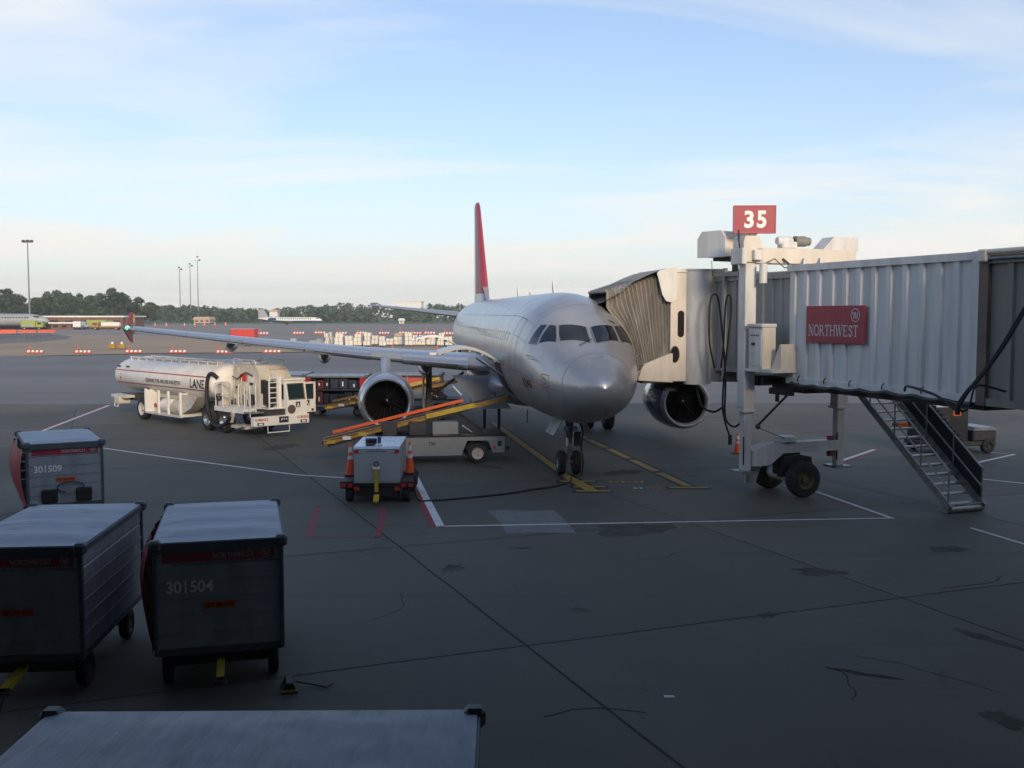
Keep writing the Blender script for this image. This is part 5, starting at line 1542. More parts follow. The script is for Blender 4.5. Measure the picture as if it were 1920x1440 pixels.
# ------------------------------------------------------------------ baggage carts (local x width, y length, front at -y)
def cart(label, loc, rz, number=None, open_side=False, W=1.68, L=2.95, seed=0, detail=True, band=True, decal=True, body='cart_grey', curtain='curtain_red'):
    t = thing('baggage_cart', label, 'baggage cart', loc, rz, 'covered baggage carts')
    w, l = W / 2, L / 2
    zb, zt = .58, 2.02
    rnd = random.Random(seed)
    MB().box(-w, w, -l, l, zb - .10, zb + .02, .015).build('floor_frame', 'cart_trim', t)
    # front and rear wall, right wall: stacked panels with recessed joints
    zs = np.linspace(zb, zt - .27, 6)
    for y0, y1 in ((-l, -l + .04), (l - .04, l)):
        for a, b in zip(zs[:-1], zs[1:]):
            MB().box(-w + .02, w - .02, y0, y1, a + .006, b - .006, .008).build('wall_panel', body, t)
        MB().box(-w + .02, w - .02, y0, y1, zt - .266, zt - .03, .006).build('header_panel', body, t)
    for a, b in zip(zs[:-1], zs[1:]):
        MB().box(w - .04, w, -l + .045, l - .045, a + .008, b - .008, .01).build('wall_panel', body, t)
    MB().box(w - .04, w, -l + .045, l - .045, zt - .266, zt - .03, .006).build('header_panel', body, t)
    for z in zs[1:-1]:
        q = MB().box(w - .004, w + .014, -l + .05, l - .05, z - .014, z + .014); q.box(-w + .05, w - .05, -l - .010, -l + .004, z - .010, z + .010); q.build('wall_rail', body, t)
    for x in (-w, w):
        for y in (-l, l):
            MB().box(x - .03, x + .03, y - .03, y + .03, zb - .08, zt, .012).build('corner_post', 'cart_trim', t)
    # interior backing (dark)
    if not open_side:
        rows = []
        for z in np.linspace(zb - .06, zt - .1, 12):
            k = (z - zb) / (zt - zb)
            bul = .08 + .20 * math.sin(PI * min(1, max(0, 1 - k)) ** .8) * (1 if k > .05 else .4)
            rows.append([(-w - bul * math.sin(PI * (i + .6) / 15.2) ** .3 - .02 * math.sin(i * 1.9 + seed), -l + .04 + (L - .08) * i / 14, z) for i in range(15)])
        MB().grid(rows).build('side_curtain', curtain, t, 60)
    else:
        MB().box(-w + .02, w - .05, -l + .05, l - .05, zb + .75, zb + .78).build('shelf', 'cart_trim', t)
        for y in (-l + .02, l - .30):
            q = MB(); rows = []
            for z in np.linspace(zb, zt - .05, 6):
                rows.append([(-w - .03 - .03 * math.sin(i * 1.5 + z), y + .28 * i / 8, z) for i in range(9)])
            q.grid(rows).build('tied_curtain', curtain, t, 60)
    # roof
    rows = []; n, m = 16, 26
    for j in range(m + 1):
        row = []
        for i in range(n + 1):
            x, y = -w - .02 + (W + .04) * i / n, -l - .02 + (L + .04) * j / m
            edge = min(i, n - i, j * .6, (m - j) * .6)
            z = zt + .05 + (.025 * min(1, edge / 3)) + (rnd.uniform(-.006, .006) + .006 * math.sin(y * 7 + seed) if edge > 0 else 0)
            row.append((x, y, z))
        rows.append(row)
    q = MB().grid(rows); q.box(-w - .02, w + .02, -l - .02, l + .02, zt - .03, zt + .048); rf = q.build('roof', 'cart_roof', t, 50)
    for x in (-w, w):
        for y in (-l, l):
            MB().box(x - .085, x + .085, y - .085, y + .085, zt - .07, zt + .085, .035).build('corner_cap', 'cart_trim', rf)
    q = MB().box(-w - .045, -w - .02, -l, l, zt - .05, zt + .03); q.box(w + .02, w + .045, -l, l, zt - .05, zt + .03); q.box(-w, w, -l - .045, -l - .02, zt - .10, zt + .035); q.box(-w, w, l + .02, l + .045, zt - .05, zt + .03); q.build('roof_edge', 'cart_trim', rf)
    # running gear
    for x in (-w + .12, w - .12):
        for y in (-l + .45, l - .55):
            wheel(t, (x, y, .24), .24, .15, (1, 0, 0), 'cart_trim', lugs=False)
    for y in (-l + .45, l - .55):
        q = MB().cyl((-w + .12, y, .24), (w - .12, y, .24), .04, n=8); q.box(-w + .2, w - .2, y - .18, y + .18, .26, .48); q.build('axle', 'black_metal', t)
    if detail:
        bar = MB().bar((0, -l + .2, .36), (0, -l - .55, .30), .10, .08); bar.build('tow_bar', 'tow_yellow', t)
        MB().lathe([(-.03, .11), (.03, .11), (.03, .06), (-.03, .06)], (0, -l - .62, .30), (0, 0, 1), 14).build('tow_eye', 'black_metal', t)
        MB().cyl((-.22, l + .02, .42), (.22, l + .02, .42), .05, n=8).build('hitch', 'black_metal', t)
    yf = -l - .006
    if band:
        bd = MB().box(-w + .10, w - .10, -l - .010, -l - .001, zt - .235, zt - .09).build('name_band', 'nwa_red', t)
        q = MB(); put_serif(q, 'NORTHWEST', (w - .92, -l - .014, zt - .20), (1, 0, 0), (0, 0, 1), .55, .075); q.build('lettering', 'print_grey', bd)
        q = MB(); put_logo(q, (w - .21, -l - .014, zt - .162), (1, 0, 0), (0, 0, 1), .06); q.build('emblem', 'print_grey', bd)
    if number:
        q = MB(); put_text(q, number, (-w + .14, -l - .0135, zt - .66), (1, 0, 0), (0, 0, 1), .62, .17, 0, .025); q.build('fleet_number', 'print_bright', t)
    if decal:
        d = MB().box(-w + .62, -w + 1.05, -l - .012, -l - .006, zt - .90, zt - .80).build('brake_decal', 'orange_decal', t)
        q = MB(); put_text(q, 'SET BRAKE', (-w + .65, -l - .015, zt - .875), (1, 0, 0), (0, 0, 1), .37, .05); q.build('lettering', 'print_dark', d)
    return t


def quadc(a, b, c, d): return ((a[0] + b[0] + c[0] + d[0]) / 4, (a[1] + b[1] + c[1] + d[1]) / 4)


c504 = cart('grey covered baggage cart numbered 301504 with a red side curtain', (-4.41, 15.50, 0), R(14.5), '301504', seed=1)
cL = cart('grey covered baggage cart at the left edge, its panelled side facing the numbered 301504 cart', (-6.79, 15.20, 0), R(5.5), None, seed=2, L=3.1)
MB().box(-.42, -.36, -1.62, -1.55, .25, 1.25, .01).build('raised_tow_bar', 'loader_yellow', cL)
c509 = cart('grey covered baggage cart numbered 301509 with brake hose on its front', (-11.55, 26.2, 0), R(29), '301509', seed=3)
for x in (-.35, .42):
    MB().box(x - .2, x + .16, -1.56, -1.47, .62, .95, .03).build('step_box', 'black_metal', c509)
MB().tube([(.1 + .3 * math.cos(a), -1.54 - .02 * math.sin(3 * a), .98 + .13 * math.sin(a)) for a in np.linspace(-.4, PI + 1.2, 18)], .014, 6).build('brake_hose', 'black_rubber', c509)
cR = cart('pale-roofed baggage cart at the bottom edge seen from above', (-1.93, 7.08, 0), R(90.8), None, seed=4, L=3.3, W=1.66, decal=False)
t = thing('wheel_chock', 'black and yellow wheel chock on the ground beside cart 301504', 'wheel chock', (-3.08, 13.98, 0), R(14))
MB().prism([(-.12, 0), (.12, 0), (.04, .14), (-.04, .14)], -.17, .17).build('block', 'black_rubber', t)
MB().box(-.11, .11, -.19, -.17, .02, .05).build('yellow_edge', 'tow_yellow', t)
MB().tube([(.1, 0, .1), (.3, .05, .03), (.5, -.1, .02), (.6, .05, .02)], .012, 6).build('rope', 'black_rubber', t)

# carts further back
co = cart('open baggage cart loaded with dark bags beside the right engine', (-8.86, 52.7, 0), R(90), None, open_side=True, seed=5, L=3.05, decal=False)
cart('grey baggage cart with a red name band behind the fuel truck cab', (-11.55, 54.2, 0), R(2), None, seed=6, decal=False)
cart('far covered baggage cart whose roof shows above the fuel tank, nearer of two', (-17.4, 66.0, 0), R(62), None, seed=7, decal=False)
cart('far covered baggage cart whose roof shows above the fuel tank, farther of two', (-18.7, 69.3, 0), R(70), None, seed=8, decal=False)
cr = cart('red-sided baggage cart behind the right main landing gear', (-5.3, 53.8, 0), R(90), None, seed=9, decal=False, body='cart_red', curtain='cart_red', L=3.3)
for i in range(12):
    MB().box(-.98, -.93, -1.5 + i * .26, -1.42 + i * .26, .62, 1.9).build('curtain_fold', 'cart_red', cr)
rnd = random.Random(44)
cols = ['luggage_black', 'luggage_black', 'luggage_navy', 'luggage_wine']
cn = {'luggage_black': 'black', 'luggage_navy': 'navy blue', 'luggage_wine': 'wine red'}
k = 0
for sh, z0 in enumerate((.61, 1.37)):
    x = -10.25
    while x < -7.75:
        w = rnd.uniform(.24, .46); h = rnd.uniform(.45, .66); m = rnd.choice(cols)
        row = 'lower' if sh == 0 else 'upper'
        pos = int(round((x + 10.25) / .35))
        s_ = thing('suitcase', f'{cn[m]} suitcase, {ORD[pos]} from the left on the {row} shelf of the open cart', 'suitcase', (x + w / 2, 52.1 + rnd.uniform(0, .12), z0), rnd.uniform(-.1, .1), 'bags in the open cart')
        MB().box(-w / 2, w / 2, -.14, .5, 0, h, .04).build('shell', m, s_)
        MB().tube([(-.07, -.14, h * .8), (-.07, -.19, h * .8), (.07, -.19, h * .8), (.07, -.14, h * .8)], .012, 5).build('handle', 'black_rubber', s_)
        if rnd.random() < .75:
            tx = rnd.uniform(-.08, .08); MB().box(tx - .03, tx + .03, -.152, -.146, h * rnd.uniform(.15, .4), h * rnd.uniform(.5, .75)).build('paper_tag', 'print_white', s_)
        x += w + .03; k += 1

# ------------------------------------------------------------------ ground power cart
gp = thing('ground_power_cart', 'grey ground power cart with a raised yellow tow bar', 'ground power unit', (-3.72, 29.2, 0), R(1.5))
hl = MB().box(-.62, .62, -1.2, 1.2, .55, 1.50, .02).build('housing', 'gpu_grey', gp)
MB().prism([(-1.22, 1.50), (1.2, 1.50), (1.16, 1.56), (-1.14, 1.56)], -.63, .63, 'x').build('top_cover', 'gpu_top', hl)
MB().box(-.60, .60, -1.215, -1.20, .62, 1.36, .004).build('front_door', 'gpu_grey', hl)
MB().box(-.60, .60, -1.212, -1.20, 1.39, 1.47).build('control_strip', 'gpu_grey', hl)
q = MB()
for i in range(9): q.box(-.26 + i * .06, -.23 + i * .06, -1.216, -1.211, 1.42, 1.45)
q.build('strip_lettering', 'print_dark', hl)
for x in (-1, 1): MB().box(x * .55 - .06, x * .55 + .06, -1.225, -1.212, 1.39, 1.47).build('red_lamp', 'lamp_red', hl)
MB().cyl((-.22, -.5, 1.56), (-.22, -.5, 1.70), .16, n=16).build('exhaust_cap', 'black_metal', hl)
MB().box(-.30, -.10, -1.0, -.2, 1.56, 1.60).build('top_hatch', 'black_metal', hl)
MB().cyl((.03, -.75, 1.56), (.03, -.75, 1.78), .05, n=12).build('filler_cap', 'far_blue', hl)
MB().box(-.06, .12, -.95, -.8, 1.56, 1.60, .01).build('data_plate', 'print_white', hl)
MB().box(-.98, .98, -1.15, 1.15, .44, .55, .01).build('deck', 'black_metal', gp)
for x in (-1, 1):
    MB().box(x * .66 if x > 0 else -1.0, 1.0 if x > 0 else -.66, -1.25, .6, .42, .62, .02).build('side_tray', 'black_metal', gp)
    for k in (.72, .92):
        MB().box(x * k - .06, x * k + .06, -1.27, -1.25, .46, .56).build('marker_lamp', 'lamp_red', gp)
    MB().box(x * .55 - .07, x * .55 + .07, -1.23, -1.2, .36, .46).build('marker_lamp', 'lamp_red', gp)
    for y in (-.85, .8):
        wheel(gp, (x * .78, y, .30), .30, .2, (1, 0, 0), 'black_metal', lugs=False)
MB().box(-.58, .58, -1.1, 1.1, .2, .46).build('chassis', 'black_metal', gp)
q = MB().bar((0, -1.30, .34), (0, -1.32, 1.04), .10, .06, (0, 1, 0)); q.bar((0, -1.28, .24), (0, -1.55, .10), .14, .06); tb = q.build('tow_bar', 'tow_yellow', gp)
MB().lathe([(-.02, .075), (.02, .075), (.02, .05), (-.02, .05), (-.02, .075)], (0, -1.33, 1.10), (0, 1, 0), 18).build('tow_ring', 'black_metal', tb)
MB().box(-.10, .10, -1.36, -1.30, .97, 1.03).build('bar_collar', 'print_white', tb)
for k, r_ in enumerate((.26, .22, .19)):
    MB().tube([(1.0 + .02 * k, -.55 + r_ * 1.2 * math.cos(a), .62 + r_ * math.sin(a)) for a in np.linspace(0, 2 * PI, 24)[:-1]], .028, 8, closed=True).build('coiled_cable', 'black_rubber', gp)
copy_thing(cone0, 'orange traffic cone standing on the left tray of the ground power cart', (-4.56, 29.0, .62), .3, 'orange traffic cones').scale = (1.0, 1.0, 1.22)
copy_thing(cone0, 'orange traffic cone standing on the right tray of the ground power cart', (-2.92, 29.35, .62), .7, 'orange traffic cones').scale = (1.0, 1.0, 1.22)
cbl = MB().tube(smooth([(-2.75, 28.7, .5), (-2.60, 28.3, .06), (-2.2, 28.30, .028), (-1.49, 28.62, .028), (-.7, 29.05, .028), (0.0, 29.50, .028), (.6, 30.1, .028), (1.11, 30.46, .028), (1.5, 31.0, .028), (1.78, 31.5, .028), (1.85, 32.2, .03)]), .028, 8)
tag(cbl.build('power_cable', 'black_rubber'), 'black power cable lying from the ground power cart to the nose wheel', 'cable')

# ------------------------------------------------------------------ belt loader (local x along the boom towards the aircraft)
def belt_loader(label, loc, rz, z0, z1, Lb, chassis=True, rail='rail_orange'):
    t = thing('belt_loader', label, 'belt loader', loc, rz)
    xa, xb = -Lb / 2, Lb / 2
    d = Vector((Lb, 0, z1 - z0)).normalized(); up = Vector((-d.z, 0, d.x))
    A = Vector((xa, 0, z0)); B = Vector((xb, 0, z1))
    q = MB()
    for y in (-.42, .42):
        q.bar(A + Vector((0, y, 0)), B + Vector((0, y, 0)), .07, .11)
        q.bar(A + Vector((0, y, 0)) + up * .10, B + Vector((0, y, 0)) + up * .075, .10, .03)
    bm = q.build('conveyor_frame', 'loader_yellow', t)
    q = MB().bar(A + up * .07, B + up * .07, .74, .05, (0, 0, 1)); q.build('belt', 'belt', bm)
    for P in (A, B):
        MB().cyl(P + Vector((0, -.40, .03)), P + Vector((0, .40, .03)), .08, n=14).build('end_roller', 'dark_steel', bm)
    MB().bar(A + d * .1 - up * .12, A + d * 1.3 - up * .12, .8, .06).build('nose_guard', 'dark_steel', bm)
    for k in range(3):
        MB().box(*(lambda p: (p.x - .14, p.x + .14, -.475, -.455, p.z - .05, p.z + .07))(A + d * (.25 + .55 * k))).build('white_plate' if k == 1 else 'light_bracket', 'print_white' if k == 1 else 'tow_yellow', bm)
    q = MB()
    for k in np.linspace(.12, .95, 7):
        p = A.lerp(B, k); q.tube([p + Vector((0, .44, 0)), p + Vector((0, .46, 0)) + up * .22], .02, 6)
    q.build('rail_post', 'dark_steel', bm)
    MB().bar(A + Vector((0, .47, 0)) + up * .22 + d * .35, B + Vector((0, .47, 0)) + up * .22 - d * 1.5, .06, .10).build('guard_rail', rail, bm)
    if chassis:
        cz = .38
        ch = MB().prism([(-1.4, .30), (1.52, .30), (1.52, .42), (1.59, .55), (1.69, .80), (2.42, .80), (2.52, .55), (2.57, .38), (3.0, .38), (3.0, .95), (-1.4, .95)][::-1], -.92, -.86); ch.prism([(-1.4, .30), (3.0, .30), (3.0, .95), (-1.4, .95)][::-1], .86, .92); ch.box(-1.4, 3.0, -.86, .86, .82, .95)
        ch = ch.build('chassis', 'loader_grey', t)
        MB().box(-1.45, 3.05, -.96, .96, .95, 1.0, .01).build('deck', 'black_metal', ch)
        for x in (-.9, 2.05):
            for y in (-.80, .80):
                wheel(t, (x, y, .36), .36, .24, (0, 1, 0), 'rim_white', rr=.58)
        MB().box(-1.2, 1.5, -.6, .6, .35, .82).build('engine_block', 'black_metal', ch)
        cab = MB().box(.5, 1.4, -.80, -.2, 1.0, 1.45, .03)
        cab.build('driver_station', 'loader_grey', ch)
        for x0, x1 in ((-1.2, -.7), (-.3, .3)):
            MB().box(x0, x1, -.78, -.2, 1.0, 1.45, .02).build('equipment_box', 'dark_steel', ch)
        q = MB().bar((-1.2, -.5, 1.0), (1.9, -.5, 1.9), .08, .10); q.bar((2.3, -.45, 1.0), (1.2, -.45, 1.85), .07, .07); q.bar((2.4, .45, 1.0), (1.2, .45, 1.85), .07, .07)
        q.build('lift_arm', 'black_metal', ch)
        MB().cyl((1.55, -.62, 1.30), (1.9, -.62, 1.05), .03, n=8).build('hydraulic_ram', 'chrome', ch)
        q = MB(); put_text(q, '726', (.35, -.926, .66), (1, 0, 0), (0, 0, 1), .24, .12); q.build('fleet_number', 'print_dark', ch)
        MB().box(2.75, 2.88, -.932, -.92, .60, .78).build('side_marker', 'black_metal', ch)
        MB().box(2.6, 2.68, -.926, -.92, .50, .60).build('red_mark', 'lamp_red', ch)
        q = MB()
        for x, w in ((-1.2, .35), (.5, .5), (1.5, .4)): q.box(x, x + w, -.97, -.93, 1.0, 1.02)
        q.build('deck_edge_strip', 'chrome', ch)
        MB().bar((.3, -.55, 1.62), (2.0, -.55, 2.0), .10, .16).build('hydraulic_hose_cover', 'tow_yellow', bm)
    return t


belt_loader('grey belt loader with an orange-railed boom up to the forward hold', (-3.35, 36.15, 0), R(8.5), .72, 2.22, 6.4)
b2 = belt_loader('yellow belt loader at the rear hold behind the right engine', (-5.6, 51.2, 0), R(6), .55, 1.95, 7.2, rail='loader_yellow')
# tilted slide panel leaning at the forward hold
t = thing('loading_flap', 'grey tilted flap board beside the forward belt loader', 'panel', (-1.30, 39.2, 0), .138)
q = MB().add([(-.9, 0, 2.75), (.35, 0, 2.75), (1.3, 0, 1.55), (.15, 0, 1.55), (-.9, .9, 2.8), (.35, .9, 2.8), (1.3, .9, 1.6), (.15, .9, 1.6)], [(0, 1, 2, 3), (4, 7, 6, 5), (0, 3, 7, 4), (1, 5, 6, 2), (0, 4, 5, 1), (3, 2, 6, 7)]); q.build('board', 'wing_grey', t)
q = MB().cyl((.3, .4, 0), (.3, .4, 1.7), .06, n=8); q.cyl((.9, .7, 0), (.9, .7, 1.7), .06, n=8); q.box(-.1, 1.2, .1, 1.0, 0, .08); q.build('stand', 'black_metal', t)
MB().bar((-.95, -.02, 2.45), (-.62, -.02, 2.10), .05, .06).build('white_edge', 'print_white', t)

# ------------------------------------------------------------------ fuel truck (local x forward, y to its left)
ft = thing('fuel_truck', 'white fuel tank truck with red stripes and LANE lettering', 'fuel truck', (-17.63, 51.6, 0), math.atan2(-.715, .70))
TZ, TA, TB_ = 2.08, 1.22, .85


def tank_pt(x, a, off=0.0, k=1.0): return (x, math.cos(a) * (TA * k + off), TZ + math.sin(a) * (TB_ * k + off))


rows = []
for x, k in ((-2.75, .02), (-2.74, .45), (-2.68, .75), (-2.55, .92), (-2.35, 1.0), (2.0, 1.0), (7.3, 1.0), (7.5, .95), (7.62, .8), (7.66, .4), (7.67, .02)):
    rows.append([tank_pt(x, a, 0, k) for a in np.linspace(0, 2 * PI, 48, endpoint=False)])
tk = MB().grid(rows, closed=True).build('tank', 'truck_white', ft, 180)


def tank_strip(name, x0, x1, z, w, m, sgn=-1):
    q = MB(); r = []
    for zz in (z - w / 2, z, z + w / 2):
        a = math.asin((zz - TZ) / TB_)
        y = sgn * math.cos(a) * TA + sgn * .006
        r.append([(x0, y, zz), (x1, y, zz)])
    return q.grid(r).build(name, m, tk)


for z in (2.36, 1.74):
    tank_strip('red_stripe', -2.3, 7.25, z, .05, 'stripe_red'); tank_strip('red_stripe', -2.3, 7.25, z, .05, 'stripe_red', 1)


def tank_text(txt, x0, w, z0, h, m, shear=0):
    vs, fs = text_geo(txt, shear, .02); q = MB(); P = []
    for x, y in vs:
        zz = z0 + y * h; a = math.asin((zz - TZ) / TB_); P.append((x0 + x * w, -math.cos(a) * TA - .034, zz))
    q.add(P, fs); q.build('lettering', m, tk)


tank_text('LANE', 5.55, 1.40, 1.84, .40, 'print_dark', .2)
tank_text('SERVING THE AIRLINE INDUSTRY', 1.15, 3.6, 1.90, .18, 'print_dark')
q = MB()
for r_ in (.17,):
    q.add([(-1.7, -TA * .985 - .012, 2.05 + r_), (-1.7 + .12, -TA * .99 - .012, 2.05), (-1.7, -TA * .985 - .012, 2.05 - r_), (-1.7 - .12, -TA * .99 - .012, 2.05)], [(0, 1, 2, 3)])
q.build('hazard_diamond', 'print_red', tk)
q = MB()
for y in (-.55, .55): q.bar((-2.0, y, 3.0), (7.0, y, 3.0), .04, .05); 
for x in np.linspace(-1.9, 6.9, 11):
    for y in (-.55, .55): q.box(x - .02, x + .02, y - .02, y + .02, 2.80, 3.0)
q.build('roof_rail', 'truck_white', tk)
MB().box(-1.9, 6.8, -.45, .45, 2.88, 2.94, .01).build('roof_walkway', 'truck_cream', tk)
for x in (-1.2, 1.2, 3.8, 6.2): MB().lathe([(0, .26), (.07, .26), (.1, .2), (.1, .001)], (x, 0, 2.93), (0, 0, 1), 18).build('manhole', 'truck_cream', tk)
for x in (-2.2, -1.2): MB().box(x, x + .25, -1.16, -1.08, 2.52, 2.58).build('marker_lamp', 'dark_steel', tk)
MB().box(-3.1, 10.9, -.55, .55, .78, 1.12).build('chassis', 'dark_steel', ft)
q = MB().box(-3.2, -1.6, -1.1, 1.1, .92, 1.06, .01); q.box(-2.6, -2.0, -1.2, -.6, .62, .98, .03); q.build('rear_deck', 'truck_cream', ft)
MB().tube([(-2.5, -1.2, .62), (-2.5, -1.22, .48), (-2.1, -1.22, .48), (-2.1, -1.2, .62)], .02, 6).build('step_loop', 'truck_white', ft)
# open pump bay under the tank
q = MB()
for x in (1.0, 2.35, 3.35, 4.55): q.box(x, x + .10, -1.25, -1.15, .42, 1.55)
q.box(1.0, 4.65, -1.25, -1.13, .38, .46); q.box(1.0, 4.65, -1.25, -.5, .40, .44)
q.box(1.0, 1.06, -1.2, 0, .42, 1.5); q.box(4.6, 4.66, -1.2, 0, .42, 1.5)
pb = q.build('pump_bay', 'truck_white', ft)
MB().box(1.05, 4.62, -.55, -.50, .44, 1.5).build('bay_back', 'truck_cream', pb)
MB().lathe([(-.45, .02), (-.42, .22), (-.35, .30), (.35, .30), (.42, .22), (.45, .02)], (2.75, -.85, .85), (1, 0, 0), 22).build('filter_vessel', 'truck_white', pb)
MB().lathe([(-.5, .02), (-.46, .26), (-.38, .34), (.35, .34), (.43, .26), (.47, .02)], (3.95, -.85, .82), (1, 0, 0), 22).build('filter_vessel', 'truck_cream', pb)
MB().lathe([(-.03, .10), (.03, .10), (.03, .07), (-.03, .07), (-.03, .10)], (1.75, -1.05, .78), (0, 1, 0), 16).build('valve_wheel', 'print_red', pb)
q = MB().tube(smooth([(1.6, -.9, .55), (1.75, -.95, .78), (2.1, -.9, .8), (2.4, -.85, .85)]), .05, 8); q.tube(smooth([(3.2, -.8, .8), (3.4, -.75, 1.2), (3.9, -.75, 1.3)]), .05, 8); q.build('pipework', 'truck_cream', pb)
MB().prism([(4.7, .55), (5.6, .9), (6.2, 1.45), (4.7, 1.45)], -1.18, -.6).build('wheel_arch_panel', 'truck_cream', ft)
for x, rim in ((.5, 'rim_white'), (7.05, 'chrome'), (8.5, 'chrome')):
    for y in (-1.02, 1.02): wheel(ft, (x, y, .54), .54, .34, (0, 1, 0), rim, rr=.6)
# forward module: cream cabinet, platform, rails, ladder
md = MB().prism([(7.9, 1.15), (10.1, 1.15), (10.1, 2.55), (9.8, 2.95), (8.0, 2.98)], -.35, 1.15).build('equipment_cabinet', 'truck_cream', ft)
MB().prism([(9.0, 2.55), (10.4, 2.3), (10.1, 2.75), (9.2, 2.92)], .2, 1.1).build('cab_deflector', 'truck_cream', md)
MB().box(8.6, 9.1, -.42, -.34, 2.25, 2.55, .02).build('red_cabinet', 'print_red', md)
for x, z in ((8.2, 1.9), (9.4, 2.1), (9.0, 1.7)): MB().box(x, x + .2, -.38, -.345, z, z + .1).build('gauge', 'print_dark', md)
q = MB()
for x in (8.1, 8.7, 9.3, 9.9): q.tube([(x, -.4, 1.25), (x + .02, -.45, 1.9), (x + .1, -.42, 2.4)], .03, 6)
q.build('standpipes', 'truck_cream', md)
for i, (x0, x1, z0, z1) in enumerate(((8.05, 8.55, 1.25, 1.62), (9.2, 9.75, 1.25, 1.7), (9.25, 9.7, 2.2, 2.5), (8.1, 8.45, 2.6, 2.85))):
    MB().box(x0, x1, -.375, -.35, z0, z1, .008).build('access_panel', ('truck_white', 'dark_steel', 'truck_white', 'truck_cream')[i], md)
for i in range(5):
    MB().cyl((8.15 + i * .36, -.40, 1.2), (8.15 + i * .36, -.40, 1.45 + .1 * (i % 3)), .035, n=8).build('valve_stem', 'dark_steel', md)
MB().tube(smooth([(8.0, -.42, 2.42), (8.5, -.46, 2.35), (9.1, -.44, 2.62), (9.7, -.42, 2.5)]), .025, 6).build('cable', 'black_rubber', md)
for y in (-.1, .35, .8):
    MB().box(8.3, 8.6, y, y + .22, 2.96, 3.06, .02).build('vent_cap', 'truck_white', md)
q = MB()
for y in (-.3, 1.1): q.tube([(7.9, y, 2.98), (7.9, y, 3.2), (9.7, y, 3.15), (9.8, y, 2.95)], .018, 6)
q.build('top_rail', 'truck_white', md)
for i in range(4):
    MB().box(10.10, 10.115, -.28 + i * .34, -.02 + i * .34, 1.75, 2.35, .01).build('front_panel', 'truck_white' if i % 2 else 'dark_steel', md)
MB().tube([(10.3, -.9, 1.15), (10.3, -.9, 2.15), (10.75, -.9, 2.15), (10.75, -.9, 1.0)], .022, 6).build('grab_rail', 'truck_white', ft)
MB().tube([(10.3, -1.18, 1.15), (10.3, -1.18, 2.15), (10.75, -1.18, 2.15), (10.75, -1.18, .86)], .022, 6).build('grab_rail', 'truck_white', ft)
MB().box(10.25, 10.8, -1.2, -.4, .98, 1.04).build('front_tread', 'galv', ft)
MB().tube([(11.0, 1.46, 1.5), (11.2, 1.62, 1.7), (11.2, 1.62, 2.0)], .018, 6).build('mirror_arm', 'black_metal', ft)
pf = MB().prism([(7.75, .95), (10.2, .95), (10.2, 1.15), (7.75, 1.15)], -1.2, -.35).build('platform', 'truck_white', ft)
q = MB()
for x in (7.85, 8.45, 9.1): q.box(x, x + .04, -1.2, -1.16, 1.15, 2.15)
for z in (1.62, 2.13): q.box(7.85, 9.14, -1.2, -1.16, z, z + .04)
for y in (-1.2, -.8, -.4): q.box(9.10, 9.14, y, y + .04, 1.15, 2.15)
q.build('platform_rail', 'truck_white', pf)
q = MB().box(7.9, 8.35, -1.12, -.7, 1.15, 2.2, .06); q.build('hose_reel_housing', 'truck_cream', pf)
MB().lathe([(-.1, .16), (.1, .16), (.1, .001)], (8.15, -1.14, 1.55), (0, 1, 0), 18).build('hose_reel', 'black_rubber', pf)
q = MB()
for y in (-.28, .12):
    q.box(10.72, 10.77, y, y + .05, 1.0, 2.55)
for z in np.linspace(1.15, 2.45, 7): q.box(10.72, 10.76, -.28, .16, z, z + .035)
q.build('ladder', 'truck_white', ft)
q = MB().box(10.2, 10.8, -.35, .45, .85, 1.15); q.box(10.3, 10.75, .2, .34, 1.15, 2.5); q.build('ladder_base', 'truck_white', ft)
MB().box(10.15, 10.7, -.2, .1, 1.3, 2.3).build('dark_bay', 'black_metal', ft)
q = MB().tube(smooth([(7.75, -1.0, 2.35), (7.55, -1.18, 2.55), (7.35, -1.26, 2.35), (7.30, -1.3, 1.7), (7.4, -1.32, 1.0), (7.7, -1.34, .55), (8.3, -1.38, .3), (9.0, -1.36, .45), (9.35, -1.3, .8)]), .085, 10); q.build('fuel_hose', 'black_rubber', ft)
q = MB().bar((9.2, -1.2, .55), (9.5, -1.25, 1.0), .12, .16); q.bar((9.6, -1.15, .3), (10.3, -1.2, .45), .1, .06); q.box(9.0, 10.2, -1.1, -.5, .28, .4); q.build('step_bracket', 'truck_cream', ft)
# half cab on the truck's left
cab = MB().prism([(9.6, .85), (11.05, .85), (11.05, 1.45), (10.92, 2.24), (10.8, 2.32), (9.6, 2.32)], .42, 1.42).build('cab', 'truck_white', ft)
MB().prism([(9.55, 2.32), (10.9, 2.32), (10.85, 2.40), (9.6, 2.40)], .38, 1.46).build('cab_roof', 'truck_white', cab)
ws = MB().add([(11.045 - (z - 1.45) * .165 + .012, y, z) for y, z in ((.54, 1.52), (1.30, 1.52), (1.28, 2.16), (.52, 2.16))], [(0, 1, 2, 3)]).build('windscreen', 'cab_glass', cab)
MB().tube([(11.045 - (z - 1.45) * .165 + .016, y, z) for y, z in ((.52, 1.50), (1.32, 1.50), (1.30, 2.18), (.50, 2.18))], .018, 6, closed=True).build('windscreen_seal', 'black_rubber', ws)
MB().box(9.9, 10.8, .405, .418, 1.5, 2.15).build('side_window', 'cab_glass', cab)
dr = MB().box(10.42, 10.47, 1.45, 2.25, .85, 1.42, .01); dr.box(10.42, 10.47, 1.45, 1.52, 1.42, 2.18); dr.box(10.42, 10.47, 2.15, 2.25, 1.42, 2.18); dr.box(10.42, 10.47, 1.52, 2.15, 2.10, 2.18)
dr = dr.build('open_door', 'truck_white', cab)
MB().box(10.435, 10.445, 1.52, 2.15, 1.42, 2.10).build('door_glass', 'cab_glass', dr)
